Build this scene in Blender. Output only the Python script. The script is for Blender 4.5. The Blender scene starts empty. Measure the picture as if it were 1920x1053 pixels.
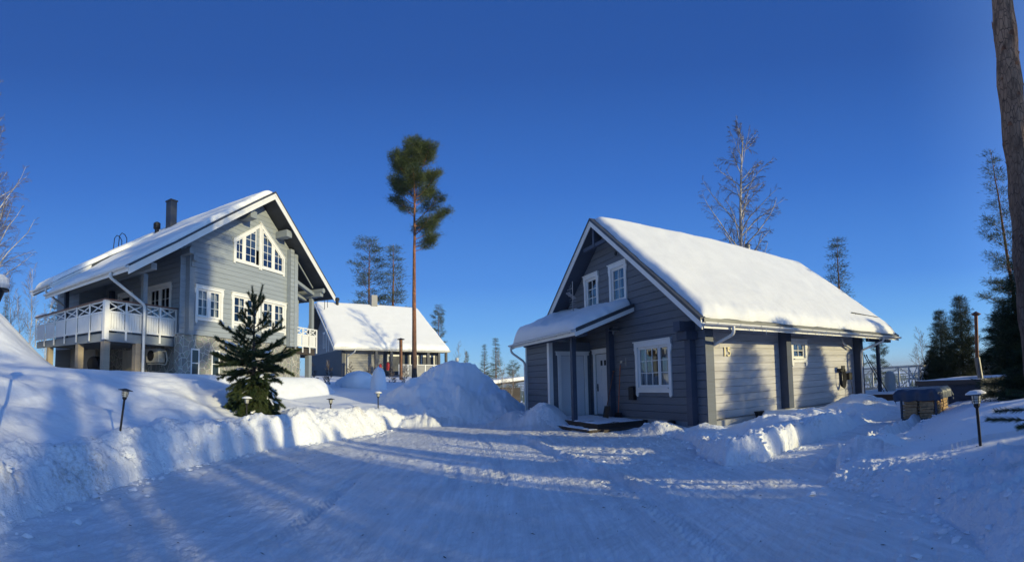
import bpy, math, random
import numpy as np
from mathutils import Vector, Matrix

# ---------------------------------------------------------------- camera
# the photograph is a hand-held cylindrical panorama (about 123 degrees wide)
W, HH = 1920.0, 1053.0
FPX, YC, PITCH, ROLL, CAMZ = 892.4, 662.57, 0.06098, 0.019128, 1.5
scene = bpy.context.scene
C = scene.collection
cam_d = bpy.data.cameras.new('camera')
cam = bpy.data.objects.new('camera', cam_d)
C.objects.link(cam)
cam_d.type = 'PANO'
cam_d.panorama_type = 'CENTRAL_CYLINDRICAL'
cam_d.central_cylindrical_radius = 1.0
cam_d.central_cylindrical_range_u_min = -W / 2 / FPX
cam_d.central_cylindrical_range_u_max = W / 2 / FPX
cam_d.central_cylindrical_range_v_min = (YC - HH) / FPX
cam_d.central_cylindrical_range_v_max = YC / FPX
cam_d.clip_start = 0.05
cam_d.clip_end = 20000
# camera frame (x right, y forward, z up) -> world
def _rot(p, r):
    cx, sx = math.cos(p), math.sin(p); cy, sy = math.cos(r), math.sin(r)
    P = np.array([[1, 0, 0], [0, cx, -sx], [0, sx, cx]])
    Q = np.array([[cy, 0, sy], [0, 1, 0], [-sy, 0, cy]])
    return P @ Q
RC = _rot(PITCH, ROLL)
M3 = Matrix([list(map(float, r)) for r in RC]) @ Matrix(((1, 0, 0), (0, 0, -1), (0, 1, 0)))
cam.matrix_world = Matrix.Translation((0, 0, CAMZ)) @ M3.to_4x4()
scene.camera = cam

def ray(x, y):
    t = (x - W / 2) / FPX
    return RC @ np.array([math.sin(t), math.cos(t), (YC - y) / FPX])
def at(x, y, dist):
    """the place that the photograph shows at pixel x, y when it stands dist metres away"""
    d = ray(x, y); k = dist / math.hypot(d[0], d[1])
    return Vector((float(d[0] * k), float(d[1] * k), float(CAMZ + d[2] * k)))

# ---------------------------------------------------------------- world, sun, exposure
SUN_AZ = math.radians(123.8)          # where the sun stands, clockwise from +Y
SUN_EL = math.radians(12.5)
world = bpy.data.worlds.new('World')
scene.world = world
world.use_nodes = True
wn = world.node_tree.nodes; wl = world.node_tree.links
bg = wn['Background']
sky = wn.new('ShaderNodeTexSky')
sky.sky_type = 'NISHITA'
sky.sun_disc = False
sky.sun_elevation = SUN_EL
sky.sun_rotation = SUN_AZ
sky.altitude = 200
sky.air_density = 1.0
sky.dust_density = 0.3
sky.ozone_density = 2.5
# the clear winter sky of the photograph: deep blue overhead, pale cyan at the horizon
geo = wn.new('ShaderNodeTexCoord'); sep = wn.new('ShaderNodeSeparateXYZ')
wl.new(geo.outputs['Generated'], sep.inputs[0])
ramp = wn.new('ShaderNodeValToRGB')
wl.new(sep.outputs['Z'], ramp.inputs[0])
SKY = [(0.0, (.34, .64, .88)), (.05, (.20, .50, .86)), (.11, (.115, .37, .82)), (.20, (.062, .245, .72)), (.38, (.030, .145, .54)), (.56, (.017, .085, .36)), (.85, (.012, .058, .26)), (1.0, (.012, .05, .22))]
er = ramp.color_ramp.elements
er[0].position = SKY[0][0]; er[0].color = (*SKY[0][1], 1); er[1].position = 1.0; er[1].color = (*SKY[-1][1], 1)
for p, c in SKY[1:-1]:
    e = er.new(p); e.color = (*c, 1)
sc10 = wn.new('ShaderNodeVectorMath'); sc10.operation = 'SCALE'; sc10.inputs['Scale'].default_value = 10.0
wl.new(ramp.outputs[0], sc10.inputs[0])
mixs = wn.new('ShaderNodeMix'); mixs.data_type = 'RGBA'; mixs.inputs['Factor'].default_value = .90
wl.new(sky.outputs[0], mixs.inputs['A']); wl.new(sc10.outputs[0], mixs.inputs['B'])
# the sky is paler on the side where the sun stands (behind the viewer)
dt = wn.new('ShaderNodeVectorMath'); dt.operation = 'DOT_PRODUCT'
dt.inputs[1].default_value = (math.sin(SUN_AZ) * math.cos(SUN_EL), math.cos(SUN_AZ) * math.cos(SUN_EL), math.sin(SUN_EL))
wl.new(geo.outputs['Generated'], dt.inputs[0])
gl_ = wn.new('ShaderNodeMapRange'); gl_.inputs[1].default_value = .30; gl_.inputs[2].default_value = 1.0; gl_.inputs[3].default_value = 0; gl_.inputs[4].default_value = 1
wl.new(dt.outputs['Value'], gl_.inputs[0])
pw = wn.new('ShaderNodeMath'); pw.operation = 'POWER'; pw.inputs[1].default_value = 1.6; wl.new(gl_.outputs[0], pw.inputs[0])
gc = wn.new('ShaderNodeVectorMath'); gc.operation = 'SCALE'; gc.inputs[0].default_value = (2.6, 4.6, 7.5); wl.new(pw.outputs[0], gc.inputs['Scale'])
ga = wn.new('ShaderNodeVectorMath'); ga.operation = 'ADD'; wl.new(mixs.outputs['Result'], ga.inputs[0]); wl.new(gc.outputs[0], ga.inputs[1])
wl.new(ga.outputs[0], bg.inputs[0])
bg.inputs[1].default_value = 0.10
sun_d = bpy.data.lights.new('sun', 'SUN')
sun_d.energy = 4.1
sun_d.angle = math.radians(0.55)
sun_d.color = (1.0, 0.87, 0.48)
sun = bpy.data.objects.new('sun', sun_d)
C.objects.link(sun)
sdir = Vector((math.sin(SUN_AZ) * math.cos(SUN_EL), math.cos(SUN_AZ) * math.cos(SUN_EL), math.sin(SUN_EL)))
sun.rotation_euler = sdir.to_track_quat('Z', 'Y').to_euler()
sun.location = sdir * 60
scene.view_settings.view_transform = 'Standard'
scene.view_settings.look = 'None'
scene.view_settings.exposure = 0.18
scene.view_settings.gamma = 1.0
scene.cycles.max_bounces = 6
scene.cycles.diffuse_bounces = 3
scene.cycles.transparent_max_bounces = 12
scene.cycles.use_denoising = True

# ---------------------------------------------------------------- helpers
def tag(o, label=None, cat=None, group=None, kind=None):
    if label: o['label'] = label
    if cat: o['category'] = cat
    if group: o['group'] = group
    if kind: o['kind'] = kind
    return o
def empty(name, loc=(0, 0, 0), rz=0.0, label=None, cat=None, group=None):
    o = bpy.data.objects.new(name, None)
    o.empty_display_size = 0.3
    C.objects.link(o)
    o.location = loc; o.rotation_euler = (0, 0, rz)
    return tag(o, label, cat, group)
def link_mesh(name, me, parent=None):
    o = bpy.data.objects.new(name, me)
    C.objects.link(o)
    if parent is not None: o.parent = parent
    return o
def copy_tree(o, parent=None):
    c = o.copy(); C.objects.link(c); c.parent = parent
    for ch in [x for x in bpy.data.objects if x.parent == o]:
        copy_tree(ch, c)
    return c

SPLIT = {'corner_board', 'log_end_post', 'barge_board', 'flashing', 'purlin', 'curtain', 'door_light', 'door_panel', 'porch_post', 'roof_post', 'railing_post', 'roof_brace', 'corner_column', 'handrail',
         'terrace_step', 'terrace_deck', 'concrete_wall', 'basement_window', 'corner_corbel', 'corner_trim', 'thermometer', 'porch_step', 'foundation', 'terrace_railing', 'fascia', 'roof_ladder', 'storage_door_frame', 'floor', 'basement_wall', 'back_wall', 'corner_panel', 'interior_floor', 'aerial', 'frame_board', 'icicle', 'pane'}
class MB:
    def __init__(s): s.v = []; s.f = []; s.sm = []
    def add(s, vs, fs, smooth=False):
        n = len(s.v); s.v.extend([tuple(map(float, p)) for p in vs])
        s.f.extend([tuple(n + i for i in f) for f in fs]); s.sm.extend([smooth] * len(fs))
    def box(s, a, b, P=None):
        x0, y0, z0 = a; x1, y1, z1 = b
        vs = [(x, y, z) for z in (z0, z1) for y in (y0, y1) for x in (x0, x1)]
        if P: vs = [P(*v) for v in vs]
        s.add(vs, [(0, 2, 3, 1), (4, 5, 7, 6), (0, 1, 5, 4), (2, 6, 7, 3), (0, 4, 6, 2), (1, 3, 7, 5)])
    def prism(s, pts, d0, d1, P):
        """polygon pts (s, z) pushed out from depth d0 to d1 of the plane P"""
        n = len(pts)
        vs = [P(a, d0, z) for a, z in pts] + [P(a, d1, z) for a, z in pts]
        fs = [tuple(range(n)), tuple(range(2 * n - 1, n - 1, -1))]
        fs += [(i, (i + 1) % n, n + (i + 1) % n, n + i) for i in range(n)]
        s.add(vs, fs)
    def bar(s, p0, p1, w, h, up=(0, 0, 1)):
        p0 = Vector(p0); p1 = Vector(p1); d = (p1 - p0).normalized()
        up = Vector(up)
        if abs(d.dot(up)) > .98: up = Vector((1, 0, 0))
        a = d.cross(up).normalized(); b = a.cross(d).normalized()
        vs = []
        for p in (p0, p1):
            for i, j in ((-1, -1), (1, -1), (1, 1), (-1, 1)): vs.append(p + a * (w / 2 * i) + b * (h / 2 * j))
        s.add(vs, [(0, 3, 2, 1), (4, 5, 6, 7), (0, 1, 5, 4), (1, 2, 6, 5), (2, 3, 7, 6), (3, 0, 4, 7)])
    def tube(s, pts, rad, n=8, cap=True):
        pts = [Vector(p) for p in pts]
        if not hasattr(rad, '__len__'): rad = [rad] * len(pts)
        rings = []; ref = Vector((0.13, 0.37, 0.92)).normalized()
        for i, p in enumerate(pts):
            d = (pts[min(i + 1, len(pts) - 1)] - pts[max(i - 1, 0)])
            if d.length < 1e-9: d = Vector((0, 0, 1))
            d.normalize()
            if abs(d.dot(ref)) > .97: ref = Vector((0.9, 0.3, 0.1)).normalized()
            a = d.cross(ref).normalized(); b = d.cross(a)
            rings.append([p + (a * math.cos(2 * math.pi * k / n) + b * math.sin(2 * math.pi * k / n)) * rad[i] for k in range(n)])
        vs = [q for r in rings for q in r]; fs = []
        for i in range(len(pts) - 1):
            for k in range(n): fs.append((i * n + k, i * n + (k + 1) % n, (i + 1) * n + (k + 1) % n, (i + 1) * n + k))
        s.add(vs, fs, True)
        if cap:
            s.add(rings[0], [tuple(range(n - 1, -1, -1))]); s.add(rings[-1], [tuple(range(n))])
    def lathe(s, c, prof, n=20):
        """prof: list of (radius, z) about the upright axis through c"""
        vs = []
        for r, z in prof:
            for k in range(n):
                a = 2 * math.pi * k / n; vs.append((c[0] + r * math.cos(a), c[1] + r * math.sin(a), c[2] + z))
        fs = [(i * n + k, i * n + (k + 1) % n, (i + 1) * n + (k + 1) % n, (i + 1) * n + k) for i in range(len(prof) - 1) for k in range(n)]
        s.add(vs, fs, False)
        s.add(vs[:n], [tuple(range(n))]); s.add(vs[-n:], [tuple(range(n))])
    def clusters(s):
        n = len(s.v); par = list(range(n))
        def find(a):
            while par[a] != a: par[a] = par[par[a]]; a = par[a]
            return a
        for f in s.f:
            r = find(f[0])
            for q in f[1:]: par[find(q)] = r
        comp = {}
        for i in range(n): comp.setdefault(find(i), []).append(i)
        bx = []
        for k, idx in comp.items():
            P = np.array([s.v[i] for i in idx]); bx.append([P.min(0) - .012, P.max(0) + .012, {k}])
        done = False
        while not done:
            done = True; out = []
            for b in bx:
                for o in out:
                    if (b[0] <= o[1]).all() and (o[0] <= b[1]).all():
                        o[0] = np.minimum(o[0], b[0]); o[1] = np.maximum(o[1], b[1]); o[2] |= b[2]; done = False; break
                else: out.append(b)
            bx = out
        res = []
        for b in bx:
            sub = MB(); mp = {}
            for k in b[2]:
                for i in comp[k]: mp[i] = len(sub.v); sub.v.append(s.v[i])
            for f, sm in zip(s.f, s.sm):
                if f[0] in mp: sub.f.append(tuple(mp[i] for i in f)); sub.sm.append(sm)
            res.append(sub)
        return res
    def build(s, name, m, parent=None):
        if name in SPLIT:
            cl = s.clusters()
            if 1 < len(cl) <= 24:
                o = [c.build_one(name, m, parent) for c in cl]; return o[0]
        return s.build_one(name, m, parent)
    def build_one(s, name, m, parent=None):
        me = bpy.data.meshes.new(name)
        me.from_pydata(s.v, [], s.f)
        me.polygons.foreach_set('use_smooth', s.sm)
        me.materials.append(m); me.update()
        return link_mesh(name, me, parent)

def np_mesh(name, verts, faces, m, smooth=False, parent=None, link=True):
    """faces: (n, k) array, all of one size"""
    me = bpy.data.meshes.new(name)
    verts = np.asarray(verts, np.float32); faces = np.asarray(faces, np.int32)
    k = faces.shape[1]
    me.vertices.add(len(verts)); me.vertices.foreach_set('co', verts.ravel())
    me.loops.add(faces.size); me.loops.foreach_set('vertex_index', faces.ravel())
    me.polygons.add(len(faces)); me.polygons.foreach_set('loop_start', np.arange(0, faces.size, k, dtype=np.int32))
    me.polygons.foreach_set('loop_total', np.full(len(faces), k, np.int32))
    me.polygons.foreach_set('use_smooth', np.full(len(faces), smooth, bool))
    me.materials.append(m)
    me.update(calc_edges=True)
    if not link: return me
    return link_mesh(name, me, parent)

# ---- numpy noise
def _hash(ix, iy, seed):
    h = (ix.astype(np.int64) * 374761393 + iy.astype(np.int64) * 668265263 + seed * 1442695041) & 0xffffffff
    h = ((h ^ (h >> 13)) * 1274126177) & 0xffffffff
    return ((h ^ (h >> 16)) & 0xffff) / 65535.0
def vnoise(x, y, seed=0):
    ix = np.floor(x); iy = np.floor(y); fx = x - ix; fy = y - iy
    fx = fx * fx * fx * (fx * (fx * 6 - 15) + 10); fy = fy * fy * fy * (fy * (fy * 6 - 15) + 10)
    a = _hash(ix, iy, seed); b = _hash(ix + 1, iy, seed); c = _hash(ix, iy + 1, seed); d = _hash(ix + 1, iy + 1, seed)
    return (a + (b - a) * fx) * (1 - fy) + (c + (d - c) * fx) * fy - 0.5
def fbm(x, y, seed=0, oct=4, gain=.5):
    s = 0; a = 1.0; f = 1.0
    for i in range(oct):
        s = s + a * vnoise(x * f + 13.7 * i, y * f - 7.1 * i, seed + i); a *= gain; f *= 2.03
    return s
def sst(x, a, b):
    t = np.clip((x - a) / (b - a), 0, 1); return t * t * (3 - 2 * t)

# ---------------------------------------------------------------- materials
def mat(name, col, rough=.7, metal=0., spec=.35, bump=None, var=None, coat=0.):
    """bump: (scale, strength, distance); var: (scale, amount) brightness mottling"""
    m = bpy.data.materials.new(name); m.use_nodes = True
    nt = m.node_tree; b = nt.nodes['Principled BSDF']
    b.inputs['Base Color'].default_value = (*col, 1); b.inputs['Roughness'].default_value = rough
    b.inputs['Metallic'].default_value = metal; b.inputs['Specular IOR Level'].default_value = spec
    b.inputs['Coat Weight'].default_value = coat
    tc = nt.nodes.new('ShaderNodeTexCoord')
    if var:
        n = nt.nodes.new('ShaderNodeTexNoise'); n.inputs['Scale'].default_value = var[0]; n.inputs['Detail'].default_value = 6
        nt.links.new(tc.outputs['Object'], n.inputs['Vector'])
        r = nt.nodes.new('ShaderNodeMapRange'); r.inputs[1].default_value = .3; r.inputs[2].default_value = .7
        r.inputs[3].default_value = 1 - var[1]; r.inputs[4].default_value = 1 + var[1]
        nt.links.new(n.outputs[0], r.inputs[0])
        mx = nt.nodes.new('ShaderNodeVectorMath'); mx.operation = 'SCALE'
        mx.inputs[0].default_value = col
        nt.links.new(r.outputs[0], mx.inputs['Scale']); nt.links.new(mx.outputs[0], b.inputs['Base Color'])
    if bump:
        n = nt.nodes.new('ShaderNodeTexNoise'); n.inputs['Scale'].default_value = bump[0]; n.inputs['Detail'].default_value = 5
        nt.links.new(tc.outputs['Object'], n.inputs['Vector'])
        bp = nt.nodes.new('ShaderNodeBump'); bp.inputs['Strength'].default_value = bump[1]; bp.inputs['Distance'].default_value = bump[2]
        nt.links.new(n.outputs[0], bp.inputs['Height']); nt.links.new(bp.outputs[0], b.inputs['Normal'])
    return m

def wood_paint(name, col, amt=.12, rough=.6):
    """painted boards: long faint grain streaks and patches of wear"""
    m = bpy.data.materials.new(name); m.use_nodes = True
    nt = m.node_tree; N = nt.nodes.new; L = nt.links.new; b = nt.nodes['Principled BSDF']
    b.inputs['Roughness'].default_value = rough; b.inputs['Specular IOR Level'].default_value = .3
    tc = N('ShaderNodeTexCoord'); mp = N('ShaderNodeMapping'); mp.inputs['Scale'].default_value = (1.6, 1.6, 34)
    L(tc.outputs['Object'], mp.inputs[0])
    n = N('ShaderNodeTexNoise'); n.inputs['Scale'].default_value = 1.7; n.inputs['Detail'].default_value = 7
    L(mp.outputs[0], n.inputs['Vector'])
    mp2 = N('ShaderNodeMapping'); mp2.inputs['Scale'].default_value = (.35, .35, 4.6); L(tc.outputs['Object'], mp2.inputs[0])
    n2 = N('ShaderNodeTexNoise'); n2.inputs['Scale'].default_value = 1.0; n2.inputs['Detail'].default_value = 3
    L(mp2.outputs[0], n2.inputs['Vector'])
    ad = N('ShaderNodeMath'); ad.operation = 'ADD'; L(n.outputs[0], ad.inputs[0]); L(n2.outputs[0], ad.inputs[1])
    r = N('ShaderNodeMapRange'); r.inputs[1].default_value = .7; r.inputs[2].default_value = 1.3
    r.inputs[3].default_value = 1 - amt; r.inputs[4].default_value = 1 + amt; L(ad.outputs[0], r.inputs[0])
    mx = N('ShaderNodeVectorMath'); mx.operation = 'SCALE'; mx.inputs[0].default_value = col
    L(r.outputs[0], mx.inputs['Scale']); L(mx.outputs[0], b.inputs['Base Color'])
    bp = N('ShaderNodeBump'); bp.inputs['Strength'].default_value = .35; bp.inputs['Distance'].default_value = .006
    L(n.outputs[0], bp.inputs['Height']); L(bp.outputs[0], b.inputs['Normal'])
    return m

def snow_mat(name, col=(.87, .89, .92), fine=.5, big=.5, grit=0., packed=False):
    m = bpy.data.materials.new(name); m.use_nodes = True
    nt = m.node_tree; N = nt.nodes.new; L = nt.links.new; b = nt.nodes['Principled BSDF']
    b.inputs['Roughness'].default_value = .5 if packed else .75
    b.inputs['Specular IOR Level'].default_value = .35 if packed else .2
    tc = N('ShaderNodeTexCoord')
    n1 = N('ShaderNodeTexNoise'); n1.inputs['Scale'].default_value = 55; n1.inputs['Detail'].default_value = 4
    n2 = N('ShaderNodeTexNoise'); n2.inputs['Scale'].default_value = 9; n2.inputs['Detail'].default_value = 5; n2.inputs['Roughness'].default_value = .65
    for n in (n1, n2): L(tc.outputs['Object'], n.inputs['Vector'])
    b1 = N('ShaderNodeBump'); b1.inputs['Strength'].default_value = fine; b1.inputs['Distance'].default_value = .01
    b2 = N('ShaderNodeBump'); b2.inputs['Strength'].default_value = big; b2.inputs['Distance'].default_value = .05
    L(n1.outputs[0], b1.inputs['Height']); L(n2.outputs[0], b2.inputs['Height']); L(b1.outputs[0], b2.inputs['Normal'])
    last = b2
    colsock = None
    n3 = N('ShaderNodeTexNoise'); n3.inputs['Scale'].default_value = 1.1; n3.inputs['Detail'].default_value = 8; n3.inputs['Roughness'].default_value = .6
    L(tc.outputs['Object'], n3.inputs['Vector'])
    cr = N('ShaderNodeValToRGB'); cr.color_ramp.elements[0].position = .35; cr.color_ramp.elements[1].position = .65
    k = .84 if packed else .95
    cr.color_ramp.elements[0].color = (col[0] * k, col[1] * k, col[2] * k * 1.0, 1); cr.color_ramp.elements[1].color = (*col, 1)
    L(n3.outputs[0], cr.inputs[0]); colsock = cr.outputs[0]
    if packed:
        st_ = []
        for rz, sc in ((.75, (9, .9, 1)), (-.45, (7, .7, 1))):
            mp = N('ShaderNodeMapping'); mp.inputs['Rotation'].default_value = (0, 0, rz); mp.inputs['Scale'].default_value = sc
            L(tc.outputs['Object'], mp.inputs[0]); t = N('ShaderNodeTexNoise'); t.inputs['Scale'].default_value = 1.0; t.inputs['Detail'].default_value = 7; t.inputs['Roughness'].default_value = .65
            L(mp.outputs[0], t.inputs['Vector']); st_.append(t)
        am = N('ShaderNodeMath'); am.operation = 'MULTIPLY'; L(st_[0].outputs[0], am.inputs[0]); L(st_[1].outputs[0], am.inputs[1])
        rr2 = N('ShaderNodeMapRange'); rr2.inputs[1].default_value = .16; rr2.inputs[2].default_value = .36; rr2.inputs[3].default_value = .84; rr2.inputs[4].default_value = 1.06; L(am.outputs[0], rr2.inputs[0])
        sv_ = N('ShaderNodeVectorMath'); sv_.operation = 'SCALE'; L(colsock, sv_.inputs[0]); L(rr2.outputs[0], sv_.inputs['Scale']); colsock = sv_.outputs[0]
        # tyre and shovel scrapes: noise drawn out across the drive
        for rz, sc, st in ((.75, (26, 2.6, 1), .35), (-.35, (20, 2.2, 1), .3), (1.45, (34, 4.2, 1), .3)):
            mp = N('ShaderNodeMapping'); mp.inputs['Rotation'].default_value = (0, 0, rz); mp.inputs['Scale'].default_value = sc
            L(tc.outputs['Object'], mp.inputs[0])
            t = N('ShaderNodeTexNoise'); t.inputs['Scale'].default_value = 1.0; t.inputs['Detail'].default_value = 4
            L(mp.outputs[0], t.inputs['Vector'])
            bb = N('ShaderNodeBump'); bb.inputs['Strength'].default_value = st; bb.inputs['Distance'].default_value = .022
            L(t.outputs[0], bb.inputs['Height']); L(last.outputs[0], bb.inputs['Normal']); last = bb
    if grit:
        g = N('ShaderNodeTexNoise'); g.inputs['Scale'].default_value = 16; g.inputs['Detail'].default_value = 8; g.inputs['Roughness'].default_value = .75
        L(tc.outputs['Object'], g.inputs['Vector'])
        g2 = N('ShaderNodeTexNoise'); g2.inputs['Scale'].default_value = .9; L(tc.outputs['Object'], g2.inputs['Vector'])
        mu = N('ShaderNodeMath'); mu.operation = 'MULTIPLY'; L(g.outputs[0], mu.inputs[0]); L(g2.outputs[0], mu.inputs[1])
        rr = N('ShaderNodeMapRange'); rr.inputs[1].default_value = .31; rr.inputs[2].default_value = .42; rr.inputs[4].default_value = grit
        L(mu.outputs[0], rr.inputs[0])
        mx = N('ShaderNodeMix'); mx.data_type = 'RGBA'; mx.inputs['B'].default_value = (.42, .36, .28, 1)
        L(rr.outputs[0], mx.inputs['Factor']); L(colsock, mx.inputs['A']); colsock = mx.outputs['Result']
    L(colsock, b.inputs['Base Color']); L(last.outputs[0], b.inputs['Normal'])
    return m

def stone_mat(name):
    m = bpy.data.materials.new(name); m.use_nodes = True
    nt = m.node_tree; N = nt.nodes.new; L = nt.links.new; b = nt.nodes['Principled BSDF']
    b.inputs['Roughness'].default_value = .85
    tc = N('ShaderNodeTexCoord')
    nz = N('ShaderNodeTexNoise'); nz.inputs['Scale'].default_value = 1.4; L(tc.outputs['Object'], nz.inputs['Vector'])
    ad = N('ShaderNodeVectorMath'); ad.operation = 'MULTIPLY_ADD'; ad.inputs[1].default_value = (.22, .22, .22)
    L(nz.outputs['Color'], ad.inputs[0]); L(tc.outputs['Object'], ad.inputs[2])
    v = N('ShaderNodeTexVoronoi'); v.feature = 'DISTANCE_TO_EDGE'; v.inputs['Scale'].default_value = 3.3
    v2 = N('ShaderNodeTexVoronoi'); v2.inputs['Scale'].default_value = 3.3
    L(ad.outputs[0], v.inputs['Vector']); L(ad.outputs[0], v2.inputs['Vector'])
    cr = N('ShaderNodeValToRGB'); cr.color_ramp.elements[0].position = .02; cr.color_ramp.elements[1].position = .055
    L(v.outputs['Distance'], cr.inputs[0])
    sc = N('ShaderNodeValToRGB'); sc.color_ramp.elements[0].color = (.24, .245, .23, 1); sc.color_ramp.elements[1].color = (.44, .43, .38, 1)
    L(v2.outputs['Color'], sc.inputs[0])
    n4 = N('ShaderNodeTexNoise'); n4.inputs['Scale'].default_value = 14; n4.inputs['Detail'].default_value = 6; L(tc.outputs['Object'], n4.inputs['Vector'])
    mm = N('ShaderNodeMix'); mm.data_type = 'RGBA'; mm.blend_type = 'MULTIPLY'; mm.inputs['Factor'].default_value = .6
    L(sc.outputs[0], mm.inputs['A']); L(n4.outputs['Color'], mm.inputs['B'])
    mx = N('ShaderNodeMix'); mx.data_type = 'RGBA'; mx.inputs['A'].default_value = (.52, .50, .44, 1)
    L(cr.outputs[0], mx.inputs['Factor']); L(mm.outputs['Result'], mx.inputs['B'])
    L(mx.outputs['Result'], b.inputs['Base Color'])
    bp = N('ShaderNodeBump'); bp.inputs['Strength'].default_value = .8; bp.inputs['Distance'].default_value = .03
    L(cr.outputs[0], bp.inputs['Height']); L(bp.outputs[0], b.inputs['Normal'])
    return m

def glass_mat(name):
    m = bpy.data.materials.new(name); m.use_nodes = True
    nt = m.node_tree; nt.nodes.clear(); N = nt.nodes.new; L = nt.links.new
    o = N('ShaderNodeOutputMaterial'); mx = N('ShaderNodeMixShader'); t = N('ShaderNodeBsdfTransparent'); g = N('ShaderNodeBsdfGlossy')
    t.inputs[0].default_value = (.62, .66, .68, 1); g.inputs['Roughness'].default_value = .015; g.inputs[0].default_value = (.95, .97, 1, 1)
    f = N('ShaderNodeLayerWeight'); f.inputs[0].default_value = .5
    pw_ = N('ShaderNodeMath'); pw_.operation = 'POWER'; pw_.inputs[1].default_value = 3.0; L(f.outputs['Facing'], pw_.inputs[0])
    ad = N('ShaderNodeMath'); ad.operation = 'MULTIPLY_ADD'; ad.inputs[1].default_value = .8; ad.inputs[2].default_value = .09; ad.use_clamp = True
    L(pw_.outputs[0], ad.inputs[0]); L(ad.outputs[0], mx.inputs[0]); L(t.outputs[0], mx.inputs[1]); L(g.outputs[0], mx.inputs[2]); L(mx.outputs[0], o.inputs[0])
    return m

def leaf_mat(name, c0, c1, scale=1.5):
    m = bpy.data.materials.new(name); m.use_nodes = True
    nt = m.node_tree; N = nt.nodes.new; L = nt.links.new; b = nt.nodes['Principled BSDF']
    b.inputs['Roughness'].default_value = .6; b.inputs['Specular IOR Level'].default_value = .25
    tc = N('ShaderNodeTexCoord'); n = N('ShaderNodeTexNoise'); n.inputs['Scale'].default_value = scale; n.inputs['Detail'].default_value = 5
    L(tc.outputs['Object'], n.inputs['Vector'])
    cr = N('ShaderNodeValToRGB'); cr.color_ramp.elements[0].position = .35; cr.color_ramp.elements[1].position = .68
    cr.color_ramp.elements[0].color = (*c0, 1); cr.color_ramp.elements[1].color = (*c1, 1)
    L(n.outputs[0], cr.inputs[0]); L(cr.outputs[0], b.inputs['Base Color'])
    return m

def bark_mat(name, low, high, zsplit, zsoft, flake=(.05, .035, .03), scale=6.0):
    """pine bark: grey furrowed plates low down, thin orange flaking bark above"""
    m = bpy.data.materials.new(name); m.use_nodes = True
    nt = m.node_tree; N = nt.nodes.new; L = nt.links.new; b = nt.nodes['Principled BSDF']
    b.inputs['Roughness'].default_value = .85; b.inputs['Specular IOR Level'].default_value = .2
    tc = N('ShaderNodeTexCoord'); mp = N('ShaderNodeMapping'); mp.inputs['Scale'].default_value = (1, 1, .35); L(tc.outputs['Object'], mp.inputs[0])
    n = N('ShaderNodeTexNoise'); n.inputs['Scale'].default_value = scale; n.inputs['Detail'].default_value = 8; n.inputs['Roughness'].default_value = .7
    L(mp.outputs[0], n.inputs['Vector'])
    v = N('ShaderNodeTexVoronoi'); v.inputs['Scale'].default_value = scale * 1.5; v.feature = 'DISTANCE_TO_EDGE'; L(mp.outputs[0], v.inputs['Vector'])
    sp = N('ShaderNodeSeparateXYZ'); L(tc.outputs['Object'], sp.inputs[0])
    md = N('ShaderNodeMath'); md.operation = 'MULTIPLY_ADD'; md.inputs[1].default_value = zsoft * 1.4; L(n.outputs[0], md.inputs[0]); L(sp.outputs['Z'], md.inputs[2])
    r = N('ShaderNodeMapRange'); r.inputs[1].default_value = zsplit; r.inputs[2].default_value = zsplit + zsoft; L(md.outputs[0], r.inputs[0])
    mx = N('ShaderNodeMix'); mx.data_type = 'RGBA'; mx.inputs['A'].default_value = (*low, 1); mx.inputs['B'].default_value = (*high, 1)
    L(r.outputs[0], mx.inputs['Factor'])
    cr = N('ShaderNodeValToRGB'); cr.color_ramp.elements[0].position = .42; cr.color_ramp.elements[1].position = .62; L(n.outputs[0], cr.inputs[0])
    m2 = N('ShaderNodeMix'); m2.data_type = 'RGBA'; m2.inputs['B'].default_value = (*flake, 1)
    sub = N('ShaderNodeMath'); sub.operation = 'MULTIPLY'; sub.inputs[1].default_value = .75; L(cr.outputs[0], sub.inputs[0])
    ck = N('ShaderNodeMapRange'); ck.inputs[1].default_value = .0; ck.inputs[2].default_value = .10; ck.inputs[3].default_value = .9; ck.inputs[4].default_value = 0; L(v.outputs['Distance'], ck.inputs[0])
    mxx = N('ShaderNodeMath'); mxx.operation = 'MAXIMUM'; L(ck.outputs[0], mxx.inputs[0]); L(sub.outputs[0], mxx.inputs[1])
    L(mxx.outputs[0], m2.inputs['Factor']); L(mx.outputs['Result'], m2.inputs['A']); L(m2.outputs['Result'], b.inputs['Base Color'])
    bp = N('ShaderNodeBump'); bp.inputs['Strength'].default_value = .9; bp.inputs['Distance'].default_value = .03
    ad = N('ShaderNodeMath'); ad.operation = 'ADD'; L(n.outputs[0], ad.inputs[0]); L(v.outputs['Distance'], ad.inputs[1])
    L(ad.outputs[0], bp.inputs['Height']); L(bp.outputs[0], b.inputs['Normal'])
    return m

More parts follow.
